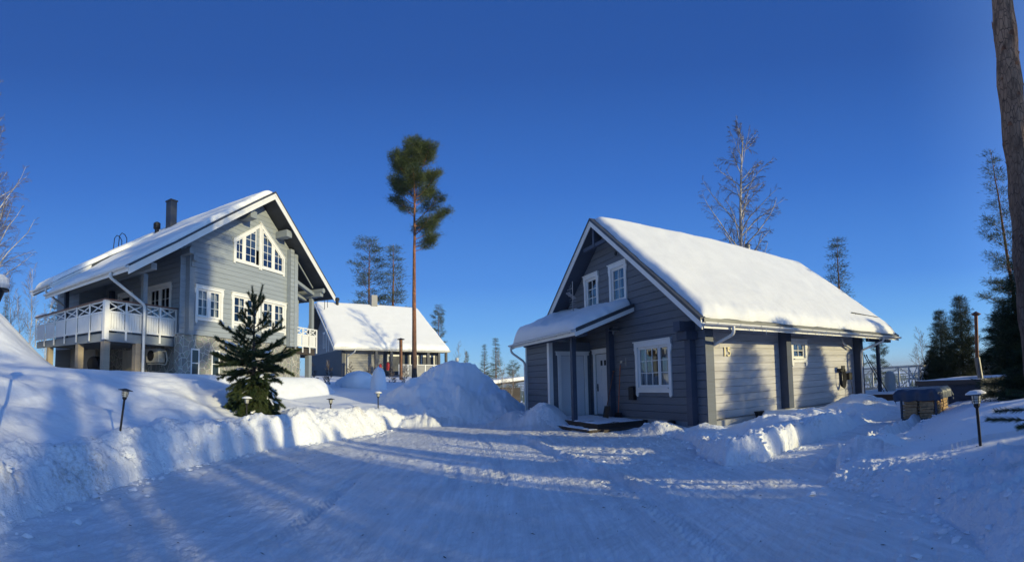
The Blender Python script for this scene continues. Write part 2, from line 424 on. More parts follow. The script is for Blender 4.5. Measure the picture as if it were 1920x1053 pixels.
MT = dict(
    snow=snow_mat('snow', fine=.35, big=.35),
    bank=snow_mat('banked_snow', fine=.7, big=.9, grit=.55),
    drive=snow_mat('packed_snow', col=(.83, .85, .88), fine=.8, big=.3, packed=True, grit=.12),
    roofsnow=snow_mat('roof_snow', col=(.84, .835, .82), fine=.55, big=.15),
    bluewall=wood_paint('blue_grey_paint', (.125, .14, .165), .16),  # cottage paint with the gable's shade darkened into it
    bleached_sunlit=wood_paint('bleached_and_sunlit_tone_blue_grey', (.49, .475, .475), .22),  # lit copy: slight bleaching, the rest is sunlight put into the colour
    bluedark=wood_paint('dark_blue_paint', (.055, .07, .105), .12),
    greywall=wood_paint('pale_grey_paint', (.275, .305, .335), .12),
    greytrim=wood_paint('grey_trim_paint', (.23, .255, .275), .08),
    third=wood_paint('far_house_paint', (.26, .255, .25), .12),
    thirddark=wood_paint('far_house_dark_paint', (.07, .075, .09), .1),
    white=mat('white_paint', (.74, .73, .70), .5, bump=(30, .15, .01), var=(3, .04)),
    whitedoor=mat('white_door_paint', (.62, .63, .64), .45, var=(2, .03)),
    soffit=wood_paint('dark_soffit', (.05, .052, .055), .2),
    roofmetal=mat('dark_roof_metal', (.07, .075, .085), .45, .3, var=(4, .15)),
    gutter=mat('white_gutter_metal', (.66, .65, .62), .38, .1, var=(5, .05)),
    ice=mat('ice', (.75, .8, .85), .15, 0, .5),
    concrete=mat('concrete', (.30, .30, .30), .9, bump=(20, .4, .01), var=(2.5, .15)),
    palecon=mat('pale_concrete', (.46, .43, .37), .9, bump=(12, .4, .01), var=(2, .12)),
    stone=stone_mat('field_stone'),
    glass=glass_mat('window_glass'),
    curtain=mat('curtain_cloth', (.62, .62, .60), .9, bump=(18, .6, .02)),
    interior=mat('room_wall', (.10, .095, .09), .9),
    black=mat('black_metal', (.022, .022, .024), .45, .4, var=(9, .2)),
    steel=mat('steel_pipe', (.20, .195, .19), .5, .6, var=(3, .15)),
    rust=mat('rusty_pipe', (.17, .085, .055), .6, .6, var=(5, .35)),
    lampglass=mat('lamp_glass', (.55, .55, .5), .25, 0, .5),
    timber=wood_paint('raw_timber', (.34, .28, .21), .15, .8),
    darktimber=wood_paint('wet_dark_timber', (.055, .045, .04), .3, .8),
    log=mat('split_birch', (.36, .24, .13), .85, bump=(40, .5, .01), var=(11, .35)),
    tarp=mat('blue_tarpaulin', (.035, .055, .095), .5, 0, .4, bump=(5, .5, .04), var=(3, .2)),
    tub=wood_paint('tub_boards', (.035, .05, .08), .15),
    tubcover=mat('tub_cover_vinyl', (.025, .03, .045), .4, 0, .5, bump=(8, .3, .01)),
    red=mat('red_enamel', (.50, .035, .03), .35, coat=.3),
    brass=mat('house_number_brass', (.66, .58, .36), .5, .1),
    rubber=mat('black_rubber', (.02, .02, .022), .6),
    acwhite=mat('cream_plastic', (.58, .56, .50), .5, var=(2, .05)),
    alu=mat('aerial_aluminium', (.45, .46, .48), .35, .9),
    orange=mat('orange_plastic', (.5, .12, .04), .5),
    needle=leaf_mat('pine_needles', (.024, .044, .014), (.095, .115, .035), 1.6),
    needle_blue=leaf_mat('far_pine_needles', (.028, .048, .022), (.09, .11, .05), .8),
    needle_young=leaf_mat('young_pine_needles', (.022, .045, .016), (.085, .11, .04), 3.0),
    spruce=leaf_mat('spruce_needles', (.010, .024, .012), (.035, .058, .024), 2.0),
    thuja=leaf_mat('thuja_foliage', (.022, .038, .014), (.075, .085, .035), 2.5),
    pinebark=bark_mat('tall_pine_bark', (.12, .085, .07), (.36, .15, .07), 4.0, 4.0),
    bigbark=bark_mat('big_pine_bark', (.16, .115, .09), (.46, .27, .16), 4.2, 3.0, flake=(.045, .028, .022), scale=13.0),
    darkbark=mat('dark_bark', (.075, .058, .045), .9, bump=(20, .7, .02), var=(6, .3)),
    birchbark=mat('birch_bark', (.36, .33, .31), .8, var=(3.5, .55)),
    twig=mat('birch_twigs', (.12, .095, .085), .8, var=(5, .3)),
)
MT['farland'] = None
def far_mat():
    m = bpy.data.materials.new('far_forest_land'); m.use_nodes = True
    nt = m.node_tree; N = nt.nodes.new; L = nt.links.new; b = nt.nodes['Principled BSDF']
    b.inputs['Roughness'].default_value = .9
    tc = N('ShaderNodeTexCoord'); n = N('ShaderNodeTexNoise'); n.inputs['Scale'].default_value = .006; n.inputs['Detail'].default_value = 9
    L(tc.outputs['Object'], n.inputs['Vector'])
    cr = N('ShaderNodeValToRGB'); cr.color_ramp.elements[0].position = .50; cr.color_ramp.elements[1].position = .56
    cr.color_ramp.elements[0].color = (.035, .05, .05, 1); cr.color_ramp.elements[1].color = (.8, .83, .88, 1)
    L(n.outputs[0], cr.inputs[0]); L(cr.outputs[0], b.inputs['Base Color'])
    return m
MT['farland'] = far_mat()

# ---------------------------------------------------------------- ground
DRIVE = np.array([(-3.4, -9), (-3.6, -3), (-3.8, 0), (-3.95, 2.21), (-4.4, 3.13), (-4.76, 4.23), (-5.18, 5.74), (-5.24, 7.28), (-5.26, 9.33),
                  (-4.72, 11.07), (-4.09, 13.59), (-4.05, 15.7), (-3.6, 16.6), (-2, 17.1), (-.3, 17.4), (.2, 16.4), (1.3, 14.6), (2.4, 13.6), (3.7, 12.9),
                  (3.8, 10.0), (3.3, 8.0), (3.2, 6.9), (3.9, 6.9), (4.9, 7.55), (6.6, 8.4), (9.3, 9.6), (11.5, 11.2), (11.2, 9.0), (9.2, 7.7), (6.6, 6.65), (4.46, 5.6), (3.75, 4.93),
                  (3.8, 4.1), (3.57, 2.9), (2.97, 2.03), (2.9, .5), (3.3, -3), (3.8, -9)], float)
# bank height, rise width, slope behind, cap for every driveway corner
DATTR = np.array([(.42, .5, .36, 1.82)] * 5 + [(.48, .5, .36, 1.82), (.54, .5, .36, 1.82), (.58, .5, .36, 1.82), (.6, .5, .36, 1.82)] + [(.62, .5, .30, 1.80), (.6, .5, .22, 1.45), (.6, .5, .02, .8), (.6, .8, .02, .8), (.5, .9, .02, .8), (.4, .8, .0, .5), (.25, .6, .0, .3),
                  (.05, .3, 0, .1), (.04, .3, 0, .1), (.12, .3, .02, .2), (.22, .3, .03, .3), (.30, .25, .02, .4), (.34, .2, .02, .42), (.36, .2, .02, .45), (.38, .22, .02, .45), (.34, .25, .03, .45),
                  (.30, .4, .05, .5), (.2, .5, .02, .4), (.1, .5, .02, .4), (.12, .35, .08, .7), (.2, .25, .08, .7), (.30, .25, .06, .7), (.24, .5, .03, .6), (.27, .8, .03, .6), (.32, 1.0, .03, .6),
                  (.38, 1.0, .04, .7), (.4, 1.1, .05, .8), (.4, 1.2, .05, .7), (.4, 1.2, .05, .7)], float)
def poly_dist(px, py, poly):
    """distance to the polygon's edge, the blend of its corner attributes there, and inside or not"""
    n = len(poly); best = np.full(px.shape, 1e9); att = np.zeros(px.shape + (4,)); inside = np.zeros(px.shape, bool)
    for i in range(n):
        a = poly[i]; b = poly[(i + 1) % n]; d = b - a; L2 = (d ** 2).sum()
        t = np.clip(((px - a[0]) * d[0] + (py - a[1]) * d[1]) / L2, 0, 1)
        ds = np.hypot(px - a[0] - t * d[0], py - a[1] - t * d[1])
        k = ds < best
        best = np.where(k, ds, best)
        A = DATTR[i][None, :] * (1 - t[..., None]) + DATTR[(i + 1) % n][None, :] * t[..., None]
        att = np.where(k[..., None], A, att)
        c = ((a[1] > py) != (b[1] > py))
        with np.errstate(divide='ignore', invalid='ignore'):
            xc = (b[0] - a[0]) * (py - a[1]) / (b[1] - a[1] + 1e-12) + a[0]
        inside ^= c & (px < xc)
    return best, att, inside

HR_AZ, HR_O = -.3481, np.array([4.899, 11.5])
HL_AZ, HL_O = .1936, np.array([-12.09, 14.657])
def local(px, py, O, az):
    dx = px - O[0]; dy = py - O[1]
    return dx * math.cos(az) - dy * math.sin(az), dx * math.sin(az) + dy * math.cos(az)   # x = along the house (v), y = across (u)

def ground(px, py):
    r = np.hypot(px, py); az = np.arctan2(px, py)
    wx = px + .25 * fbm(px * .9, py * .9, 5, 2); wy = py + .25 * fbm(px * .9, py * .9, 9, 2)
    s, A, ins = poly_dist(px + .12 * fbm(px * 2.2, py * 2.2, 3, 3), py + .12 * fbm(px * 2.2, py * 2.2, 4, 3), DRIVE)
    h, w, sl, cap = A[..., 0] * (1 + .35 * fbm(px * .7, py * .7, 13, 2)), A[..., 1] * (1 + .5 * fbm(px * 1.3, py * 1.3, 14, 2)), A[..., 2], A[..., 3]
    t = np.clip(s / w, 0, 1)
    rise = h * (1 - (1 - t) ** 2.2)
    crown = .13 * np.exp(-((s - w * 1.5) / .38) ** 2) * (h > .3) * (1 + 1.6 * fbm(px * .8, py * .8, 12, 2))
    out = rise + crown + sl * np.maximum(0, s - w - .6)
    k = .25
    out = np.where(out > cap, cap, out)
    # soften the cap
    raw = rise + crown + sl * np.maximum(0, s - w - .6)
    out = np.where(cap > 1, cap - .22 * np.log1p(np.exp(np.clip((cap - raw) / .22, -40, 40))), out)
    out = np.where(cap > 1, np.maximum(out, np.where(s < 1.6, rise + crown, -9)), out)
    lump = np.clip(t * 3, 0, 1) * np.clip(1.6 - s / (w + .25), 0, 1) * np.clip(h / .3, .3, 1.3)
    out = out + lump * (.13 * fbm(px * 3.2, py * 3.2, 21, 4, .55) + .05 * np.abs(fbm(px * 9, py * 9, 22, 3)))
    out = out + np.clip(s, 0, 1) * (.05 * fbm(px * .55, py * .55, 31, 3) + .012 * fbm(px * 4, py * 4, 33, 3))
    z = np.where(ins, 0, out)
    # driveway relief: wheel ruts, scrape marks, the low ridge the plough left on the right
    d1 = np.cos((px * .75 + py * .66) * 3.1 + 2.2 * fbm(px * .35, py * .35, 41, 2)) * .006
    tr = np.abs(np.sin((px * .96 - py * .28) * 38)) * .006 * np.clip(vnoise(px * .7, py * .7, 45) * 4, 0, 1)
    fine = .016 * fbm(px * 2.6, py * 2.6, 42, 5, .6) + .015 * fbm(px * 11, py * 11, 43, 3)
    ux = px * .73 + py * .68; uy = -px * .68 + py * .73
    patch = np.clip(fbm(px * .8, py * .8, 48, 2) * 4 + .4, 0, 1)
    fine = fine + .016 * patch * fbm(ux * 16, uy * 2.2, 49, 3) + .012 * (1 - patch) * fbm(uy * 13, ux * 1.6, 50, 3)
    for off, cv, c0 in ((-.8, .020, .9), (.8, .020, .9), (-2.3, .034, .2), (-.75, .034, .2)):
        cx = c0 + off - .02 * py - cv * (py - 3) ** 2 * .38
        dn = (px - cx) / np.sqrt(1 + (.02 + cv * .76 * (py - 3)) ** 2); mk = sst(py, 1.5, 3) * (1 - sst(py, 13, 16)) * np.clip(.6 + 1.5 * fbm(px * .4, py * .5, 57, 2), 0, 1)
        inner = np.clip(1 - np.abs(dn / .115) ** 6, 0, 1)
        fine = fine + mk * (inner * (-.010 + .009 * np.sign(np.sin(py * 52 + np.abs(dn) * 60))) + .010 * np.exp(-((np.abs(dn) - .15) / .035) ** 2))
    rim = np.exp(-((s - .55 - .15 * fbm(px * .5, py * .5, 58, 2)) / .09) ** 2); fine = fine + np.where(px < -2, 1, 0) * (-.018 * rim * (1 + .9 * np.sin(py * 24 + px * 9)) + .02 * np.exp(-((s - .36) / .07) ** 2) * (1 + fbm(px * 6, py * 6, 59, 2)))
    for k_ in range(46):
        fx = 1.0 + (k_ % 23) * .085 + .25 * math.sin(k_ * 5.1); fy = 13.2 - (k_ % 23) * .30 + .2 * math.cos(k_ * 3.3) + (k_ // 23) * .5
        fine = fine - .028 * np.exp(-(((px - fx) / .055) ** 2 + ((py - fy) / .13) ** 2) ** 2)
    x0, y0, x1, y1 = .5, 11.2, 1.9, 5.2
    q = ((px - x0) * (x1 - x0) + (py - y0) * (y1 - y0)) / ((x1 - x0) ** 2 + (y1 - y0) ** 2)
    dd = (px - x0 - q * (x1 - x0)) * ((y1 - y0)) / 6.2 - (py - y0 - q * (y1 - y0)) * ((x1 - x0)) / 6.2
    dd = -dd
    ridge = np.exp(-((dd - .06) / .10) ** 2) * .075 * sst(q, -.45, -.2) * (1 - sst(q, .85, 1.1)) * (1 + fbm(px * 5, py * 5, 46, 2))
    step = .035 * sst(dd, -.05, .2) * (1 - sst(q, .8, 1.3)) * sst(q, -.6, -.3)
    rough = step * 14 * (.05 * np.abs(fbm(px * 6, py * 6, 47, 4)))
    drive = fine + d1 * .4 + ridge + step + rough + .03
    # blown path by the side wall: its right rim is notched by the snow blower
    z = z + np.where(ins, drive, drive * np.clip(1 - s * 4, 0, 1))
    x0, y0 = 5.0, 6.15; x1, y1 = 9.4, 8.15; LL = math.hypot(x1 - x0, y1 - y0)
    q = ((px - x0) * (x1 - x0) + (py - y0) * (y1 - y0)) / LL; dd = ((px - x0) * (y1 - y0) - (py - y0) * (x1 - x0)) / LL
    m = sst(q, -1.2, .0) * (1 - sst(q, 4.4, 5.2))
    z = z + m * (np.exp(-((dd + .05) / .13) ** 2) * .15 * (1.1 + fbm(px * 6, py * 6, 51, 2)) - .05 * np.exp(-((dd - .32) / .2) ** 2) * (1 + .8 * np.sin(q * 28)))
    # right plateau rises away from the camera
    pr = sst(az, .80, 1.0) * sst(r, 6.5, 10.0) * .35
    z = z + np.where(ins, 0, pr)
    # surroundings
    left = 1 - sst(az, -.12, .06)
    back = .78 + .055 * np.maximum(0, r - 18); back = np.where(back > 2.25, 2.25, back)
    far = (1 - sst(r, 70, 260))
    zl = back * far + (-12) * (1 - far)
    zr = .1 - .11 * np.maximum(0, r - 22); zr = np.where(zr < -28, -28, zr)
    zb = zl * left + zr * (1 - left)
    bl = sst(r, 17, 21) * (1 - sst(py, 14, 17) * 0)
    lx, ly = local(px, py, HL_O, HL_AZ)
    # left house stands on its own terrace, cap 1.8
    plat = 1.80 * (1 - sst(lx, 1.5, 5.5)) * (1 - sst(ly, 7.5, 13))
    plat = np.where((az < -.25), plat, 0) * sst(-az, .30, .42)
    bank_zone = (az < -.30) & (r < 30)
    z = np.where(r > 16.5, z * (1 - bl) + bl * np.maximum(zb, np.where(bank_zone, np.minimum(z, 1.8), -99)), z)
    z = np.maximum(z, np.where(az < -.36, plat * sst(s, 3, 7), -99))
    # mound at the far left
    z = z + 2.7 * sst(-az, .93, 1.13) * sst(r, 13.5, 21) * (1 - sst(r, 60, 120)) * (1 + .1 * fbm(px * .8, py * .8, 61, 3))
    # ploughed pile at the end of the drive
    ex = (px + 2.45); ey = (py - 20.2)
    rr = np.hypot(ex * .92 - .0, ey) + .35 * fbm(px * .9, py * .9, 71, 3)
    flank = .62 + .30 * sst(ex, -1.4, 1.4)
    pile = 2.30 - flank * np.maximum(0, rr - .75) - .12 * np.minimum(rr, 1) ** 2
    pile = pile + .16 * fbm(px * 1.6, py * 1.6, 72, 4) + .10 * np.abs(fbm(px * 4.5, py * 4.5, 73, 4)) + .07 * np.clip(fbm(px * 2.6 + 9, py * 2.6, 74, 2) * 4, 0, 1)
    z = np.where(pile > z, pile, z)
    for cx, cy, ph, pw in ((1.05, 15.9, .80, .85), (.1, 16.6, .5, .8), (3.85, 12.2, .36, .75), (4.7, 11.1, .3, .8), (11.3, 12.8, .62, 1.25), (9.6, 11.6, .46, 1.3), (7.6, 10.6, .50, 1.3), (6.2, 10.2, .46, 1.2)):
        q = np.hypot(px - cx, py - cy)
        b = ph * np.exp(-(q / pw) ** 2) + np.exp(-(q / pw) ** 2) * .09 * fbm(px * 4, py * 4, 81, 4)
        z = np.where((b > z) & (q < pw * 2.6), b, z)
    # inside the right house keep the ground low
    hx, hy = local(px, py, HR_O, HR_AZ)
    inh = (hx > .25) & (hx < 11.0) & (hy > .55) & (hy < 9)
    z = np.where(inh, np.minimum(z, -.1), z)
    inw = (hx > -1.55) & (hx < .3) & (hy > 3.2) & (hy < 8.1)
    z = np.where(inw, np.minimum(z, .02), z)
    inl = (lx > -9) & (lx < -.3) & (ly > .3) & (ly < 6.8)
    z = np.where(inl, np.minimum(z, 1.2), z)
    # under the balcony of the left house the ground is bare and lower
    ub = (lx > -9.5) & (lx < -.9) & (ly > -3.1) & (ly < .3)
    z = np.where(ub, np.minimum(z, 1.45), z)
    # valley and distant hills
    big = 26 * fbm(px * .0011, py * .0011, 91, 4) + 20
    z = np.where(r > 300, z + sst(r, 300, 2500) * np.maximum(0, big + 6), z)
    return z, ins, s

def build_ground():
    na = 1250
    a = np.concatenate([np.linspace(-1.16, 1.16, na), np.linspace(1.16, 2 * math.pi - 1.16, 90)[1:-1]])
    rad = [0.9]
    while rad[-1] < 5000:
        r = rad[-1]
        rad.append(r * (1.03 if r < 3.2 else (1.0055 if r < 24 else (1.014 if r < 60 else 1.05))))
    rad = np.array(rad)
    Rr, Aa = np.meshgrid(rad, a, indexing='ij')
    X = np.sin(Aa) * Rr; Y = np.cos(Aa) * Rr
    Z, ins, s = ground(X, Y)
    nr, nc = X.shape
    V = np.stack([X, Y, Z], -1).reshape(-1, 3)
    i, j = np.meshgrid(np.arange(nr - 1), np.arange(nc), indexing='ij')
    j2 = (j + 1) % nc
    Fq = np.stack([i * nc + j, i * nc + j2, (i + 1) * nc + j2, (i + 1) * nc + j], -1).reshape(-1, 4)
    fin = ins.ravel()[Fq].all(1)
    fr = np.hypot(V[Fq[:, 0], 0], V[Fq[:, 0], 1])
    sv = s.ravel()[Fq[:, 0]]
    def part(name, mask, m):
        fq = Fq[mask]; u, inv = np.unique(fq, return_inverse=True)
        o = np_mesh(name, V[u], inv.reshape(fq.shape), m, True)
        tag(o, kind='structure'); return o
    part('road', fin, MT['drive'])
    near = (~fin) & (sv < 1.1) & (fr < 24)
    part('ground_bank', near, MT['bank'])
    part('ground', (~fin) & ~near & (fr < 240), MT['snow'])
    part('far_land', (~fin) & ~near & (fr >= 240), MT['farland'])
    # plug under the camera
    k = MB(); n = 40
    k.add([(math.sin(2 * math.pi * q / n) * .93, math.cos(2 * math.pi * q / n) * .93, .02) for q in range(n)], [tuple(range(n))])
    tag(k.build('road', MT['drive']), kind='structure')
build_ground()
def gz(x, y):
    return float(ground(np.array([x], float), np.array([y], float))[0][0])

def snow_lumps():
    """broken chunks that rolled off the ploughed banks"""
    rng = np.random.default_rng(5)
    t = (1 + 5 ** .5) / 2
    iv = np.array([(-1, t, 0), (1, t, 0), (-1, -t, 0), (1, -t, 0), (0, -1, t), (0, 1, t), (0, -1, -t), (0, 1, -t), (t, 0, -1), (t, 0, 1), (-t, 0, -1), (-t, 0, 1)]) / 1.9
    fi = np.array([(0, 11, 5), (0, 5, 1), (0, 1, 7), (0, 7, 10), (0, 10, 11), (1, 5, 9), (5, 11, 4), (11, 10, 2), (10, 7, 6), (7, 1, 8), (3, 9, 4), (3, 4, 2), (3, 2, 6), (3, 6, 8), (3, 8, 9), (4, 9, 5), (2, 4, 11), (6, 2, 10), (8, 6, 7), (9, 8, 1)])
    P = []
    seg = [(k, 1.0) for k in range(2, 11)] + [(k, .5) for k in (11, 12, 13, 14, 15)] + [(k, .55) for k in (18, 19, 20, 21, 22, 23)] + [(k, .5) for k in (28, 29, 30, 31, 32, 33)]
    for k, dens in seg:
        a = DRIVE[k]; b = DRIVE[k + 1]; L = np.hypot(*(b - a)); nrm = np.array([-(b - a)[1], (b - a)[0]]) / L
        for q in range(int(L * 40 * dens)):
            p = a + (b - a) * rng.random() + nrm * rng.normal(.03, .17)
            P.append((p[0], p[1], .010 + .045 * rng.random() ** 3.4))
    for q in range(420):
        P.append((rng.uniform(.8, 5), rng.uniform(5.5, 12.5), .008 + .02 * rng.random() ** 3))
    for q in range(90):
        P.append((rng.normal(3.45, .35), rng.uniform(1.9, 4.2), .008 + .03 * rng.random() ** 2.5))
    P = np.array(P); zz = ground(P[:, 0], P[:, 1])[0]
    V = []; Fs = []
    for i, (x, y, sz) in enumerate(P):
        v = iv * sz * rng.uniform(.5, 1.4, (12, 1)) * np.array([1.3, 1, .65]) + np.array([x, y, zz[i] + sz * .25])
        Fs.append(fi + 12 * i); V.append(v)
    o = np_mesh('snow_lumps', np.concatenate(V), np.concatenate(Fs), MT['snow'], False)
    tag(o, 'small broken lumps of snow lying along the foot of the banks', 'snow lumps', kind='stuff')
snow_lumps()

# ---------------------------------------------------------------- house building kit
def plane_x(c, sign):       # wall in the plane x = c, outward along sign*x ; runs along y
    return lambda s, d, z: (c + sign * d, s, z)
def plane_y(c, sign):       # wall in the plane y = c ; runs along x
    return lambda s, d, z: (s, c + sign * d, z)
def wbox(mb, P, s0, s1, d0, d1, z0, z1):
    mb.box((s0, d0, z0), (s1, d1, z1), P)

def log_wall(mb, P, lo, hi, z0, z1, pitch, opens=(), brk=(), g=.012, dep=.022, phase=0.):
    """horizontal planed logs with a bevelled groove between courses; openings left out"""
    zs = [z0 + phase]
    while zs[-1] < z1: zs.append(zs[-1] + pitch)
    course = set(round(z, 4) for z in zs)
    ev = sorted(set([round(z0, 4), round(z1, 4)] + [z for z in course if z0 < z < z1] + [round(o[2], 4) for o in opens] + [round(o[3], 4) for o in opens] + [round(b, 4) for b in brk]))
    ev = [e for e in ev if z0 <= e <= z1]
    for a, b in zip(ev[:-1], ev[1:]):
        if b - a < .004: continue
        rows = []
        ba, bb = a in course or a == round(z0, 4), b in course
        if ba and b - a > 2 * g: rows.append((a, a + g, -dep, 0.0))
        m0 = a + g if rows else a
        m1 = b - g if (bb and b - m0 > 2 * g) else b
        rows.append((m0, m1, 0.0, 0.0))
        if m1 < b: rows.append((m1, b, 0.0, -dep))
        mid = (a + b) / 2
        cut = sorted((o[0], o[1]) for o in opens if o[2] < mid < o[3])
        for (r0, r1, d0, d1) in rows:
            L0, L1, H0, H1 = lo(r0), lo(r1), hi(r0), hi(r1)
            if H0 <= L0: continue
            spans = []; cur = None
            edges = [('lo', 'lo')]
            left = (L0, L1)
            for c0, c1 in cut:
                if c0 > left[0]: spans.append((left, (c0, c0)))
                left = (c1, c1)
            spans.append((left, (H0, max(H1, L1))))
            for (x0b, x0t), (x1b, x1t) in spans:
                if x1b - x0b < .001: continue
                mb.add([P(x0b, d0, r0), P(x1b, d0, r0), P(x1t, d1, r1), P(x0t, d1, r1)], [(0, 1, 2, 3)])

def clip_top(pts, top):
    return pts

def window(house, P, s0, s1, z0, z1, sashes, cw=.11, name='window', ornate=True, curtain=0.0, head=.16, trim='white', depth=.045, sill=True):
    """casing with shaped ends; sashes = list of (s0, s1, cols, rows); curtain width on each side"""
    w = MB()
    wbox(w, P, s0 - cw, s0, .002, depth, z0 - cw, z1)                       # side boards
    wbox(w, P, s1, s1 + cw, .002, depth, z0 - cw, z1)
    wbox(w, P, s0 - cw - .02, s1 + cw + .02, .002, depth + .012, z1, z1 + head)     # head board
    wbox(w, P, s0 - cw - .05, s1 + cw + .05, .0, depth + .045, z1 + head, z1 + head + .03)
    if sill:
        wbox(w, P, s0 + .002, s1 - .002, .0, depth + .05, z0 - .035, z0 - .002)
        wbox(w, P, s0 + .002, s1 - .002, .002, depth, z0 - cw - .03, z0 - .037)
    if ornate:
        for e, sg in ((s0 - cw, -1), (s1, 1)):
            wbox(w, P, e, e + cw, .002, depth + .004, z0 - cw - .10, z0 - cw)
            w.prism([(e, z0 - cw - .10), (e + cw, z0 - cw - .10), (e + cw * (.8 if sg < 0 else .5), z0 - cw - .16), (e + cw * (.5 if sg < 0 else .2), z0 - cw - .16)], .002, depth, P)
            o = s0 - cw if sg < 0 else s1 + cw
            w.prism([(o, z1), (o + sg * .045, z1), (o + sg * .055, z1 - .06), (o + sg * .03, z1 - .12), (o + sg * .035, z1 - .17), (o, z1 - .24)], .004, depth - .004, P)
    wo = w.build(name, MT[trim], house)
    fr = MB(); gl = MB(); cu = MB(); fw = .045
    # reveal
    wbox(fr, P, s0, s0 + .03, -.12, .0, z0, z1); wbox(fr, P, s1 - .03, s1, -.12, .0, z0, z1)
    wbox(fr, P, s0 + .03, s1 - .03, -.12, .0, z1 - .03, z1); wbox(fr, P, s0 + .03, s1 - .03, -.12, .0, z0, z0 + .03)
    for (a, b, nc, nr) in sashes:
        wbox(fr, P, a, a + fw, -.06, -.012, z0 + .03, z1 - .03); wbox(fr, P, b - fw, b, -.06, -.012, z0 + .03, z1 - .03)
        wbox(fr, P, a + fw, b - fw, -.06, -.012, z0 + .03, z0 + .03 + fw); wbox(fr, P, a + fw, b - fw, -.06, -.012, z1 - .03 - fw, z1 - .03)
        ga, gb, gc, gd = a + fw, b - fw, z0 + .03 + fw, z1 - .03 - fw
        for i in range(1, nc):
            x = ga + (gb - ga) * i / nc; wbox(fr, P, x - .011, x + .011, -.052, -.022, gc, gd)
        for i in range(1, nr):
            z = gc + (gd - gc) * i / nr; wbox(fr, P, ga, gb, -.050, -.020, z - .011, z + .011)
        gl.add([P(ga, -.04, gc), P(gb, -.04, gc), P(gb, -.04, gd), P(ga, -.04, gd)], [(0, 1, 2, 3)])
    for (a, b, nc, nr), (c, d2, _, _) in zip(sashes[:-1], sashes[1:]):
        if c - b > .005: wbox(fr, P, b, c, -.07, .0, z0 + .03, z1 - .03)
    fr.build('frame', MT['white'], wo); gl.build('pane', MT['glass'], wo)
    if curtain:
        for (a, b, nc, nr) in sashes:
            for e0, e1 in ((a, a + curtain), (b - curtain, b)):
                n = 14; vs = []
                for i in range(n + 1):
                    x = e0 + (e1 - e0) * i / n; d = -.22 + .025 * math.sin(i * 1.9)
                    vs += [P(x, d, z0 + .02), P(x, d, z1 - .02)]
                cu.add(vs, [(2 * i, 2 * i + 2, 2 * i + 3, 2 * i + 1) for i in range(n)], True)
        cu.build('curtain', MT['curtain'], wo)
    return wo

def snow_slab(house, name, x0, x1, prof, thick, inset=(.12, .12, .05, .05), seed=1, n_x=90, lump=.05, edge=.22, m='roofsnow', smooth_ridge=True):
    """snow lying on a roof whose top follows prof = [(y, z), ...]; x0..x1 along the house"""
    ys = np.array([p[0] for p in prof], float); zs = np.array([p[1] for p in prof], float)
    ya, yb = ys[0] + inset[2], ys[-1] - inset[3]; xa, xb = x0 + inset[0], x1 - inset[1]
    def grade(a, b, n):
        L = b - a; e = np.array([0, .012, .03, .06, .1, .15, .2, .27]); mid = np.linspace(.35, L - .35, n)
        return a + np.concatenate([e, mid, L - e[::-1]])
    gx = grade(xa, xb, n_x); gy = grade(ya, yb, max(10, int((yb - ya) / .11)))
    X, Y = np.meshgrid(gx, gy, indexing='ij')
    plane = np.interp(Y, ys, zs)
    if smooth_ridge:
        k = np.zeros_like(Y); wts = 0
        for dy in np.linspace(-.35, .35, 9): k += np.interp(Y + dy, ys, zs); wts += 1
        sm = k / wts
    else: sm = plane
    dx = np.minimum(X - xa, xb - X); dy = np.minimum(Y - ya, yb - Y)
    q = lambda d: np.sqrt(np.clip(1 - (1 - np.clip(d / edge, 0, 1)) ** 2, 0, 1))
    T = thick if np.isscalar(thick) else np.interp(Y, [t[0] for t in thick], [t[1] for t in thick])
    t = T * q(dx) * q(dy)
    nz = lump * fbm(X * .8, Y * .8, seed, 4) + lump * .25 * fbm(X * 4, Y * 4, seed + 5, 3)
    nz = nz + lump * (1.4 * fbm(X * 1.1, Y * 2.5, seed + 21, 3) + .9 * fbm(X * 6, Y * 6, seed + 22, 3)) * np.exp(-np.minimum(Y - ya, yb - Y) / .7)
    Z = np.maximum(plane, sm + 0) * 1.0
    top = np.maximum(plane + .004, sm + t + nz * np.clip(t / .1, 0, 1))
    # ragged rims
    jx = .06 * fbm(Y * 1.7, Y * 0 + 3, seed + 7, 4) + .02 * fbm(Y * 9, Y * 0 + 3, seed + 17, 2); jy = .05 * fbm(X * 1.7, X * 0 + 9, seed + 8, 4)
    fx = np.exp(-(X - xa) / .3); fx2 = np.exp(-(xb - X) / .3); fy = np.exp(-(Y - ya) / .3); fy2 = np.exp(-(yb - Y) / .3)
    X2 = X + jx * fx - jx * fx2; Y2 = Y + jy * fy - jy * fy2
    nx, ny = X.shape
    V = np.stack([X2, Y2, top], -1).reshape(-1, 3)
    B = np.stack([X2, Y2, np.interp(Y2, ys, zs) + .004], -1).reshape(-1, 3)
    i, j = np.meshgrid(np.arange(nx - 1), np.arange(ny - 1), indexing='ij')
    q1 = np.stack([i * ny + j, (i + 1) * ny + j, (i + 1) * ny + j + 1, i * ny + j + 1], -1).reshape(-1, 4)
    n = nx * ny
    ring = [(a, b) for a, b in zip(range(ny - 1), range(1, ny))] + [((nx - 1) * ny + a + 1, (nx - 1) * ny + a) for a in range(ny - 1)] \
        + [((a + 1) * ny, a * ny) for a in range(nx - 1)] + [(a * ny + ny - 1, (a + 1) * ny + ny - 1) for a in range(nx - 1)]
    q2 = np.array([(a, b, n + b, n + a) for a, b in ring])
    return np_mesh(name, np.concatenate([V, B]), np.concatenate([q1, q2]), MT[m], True, parent=house)

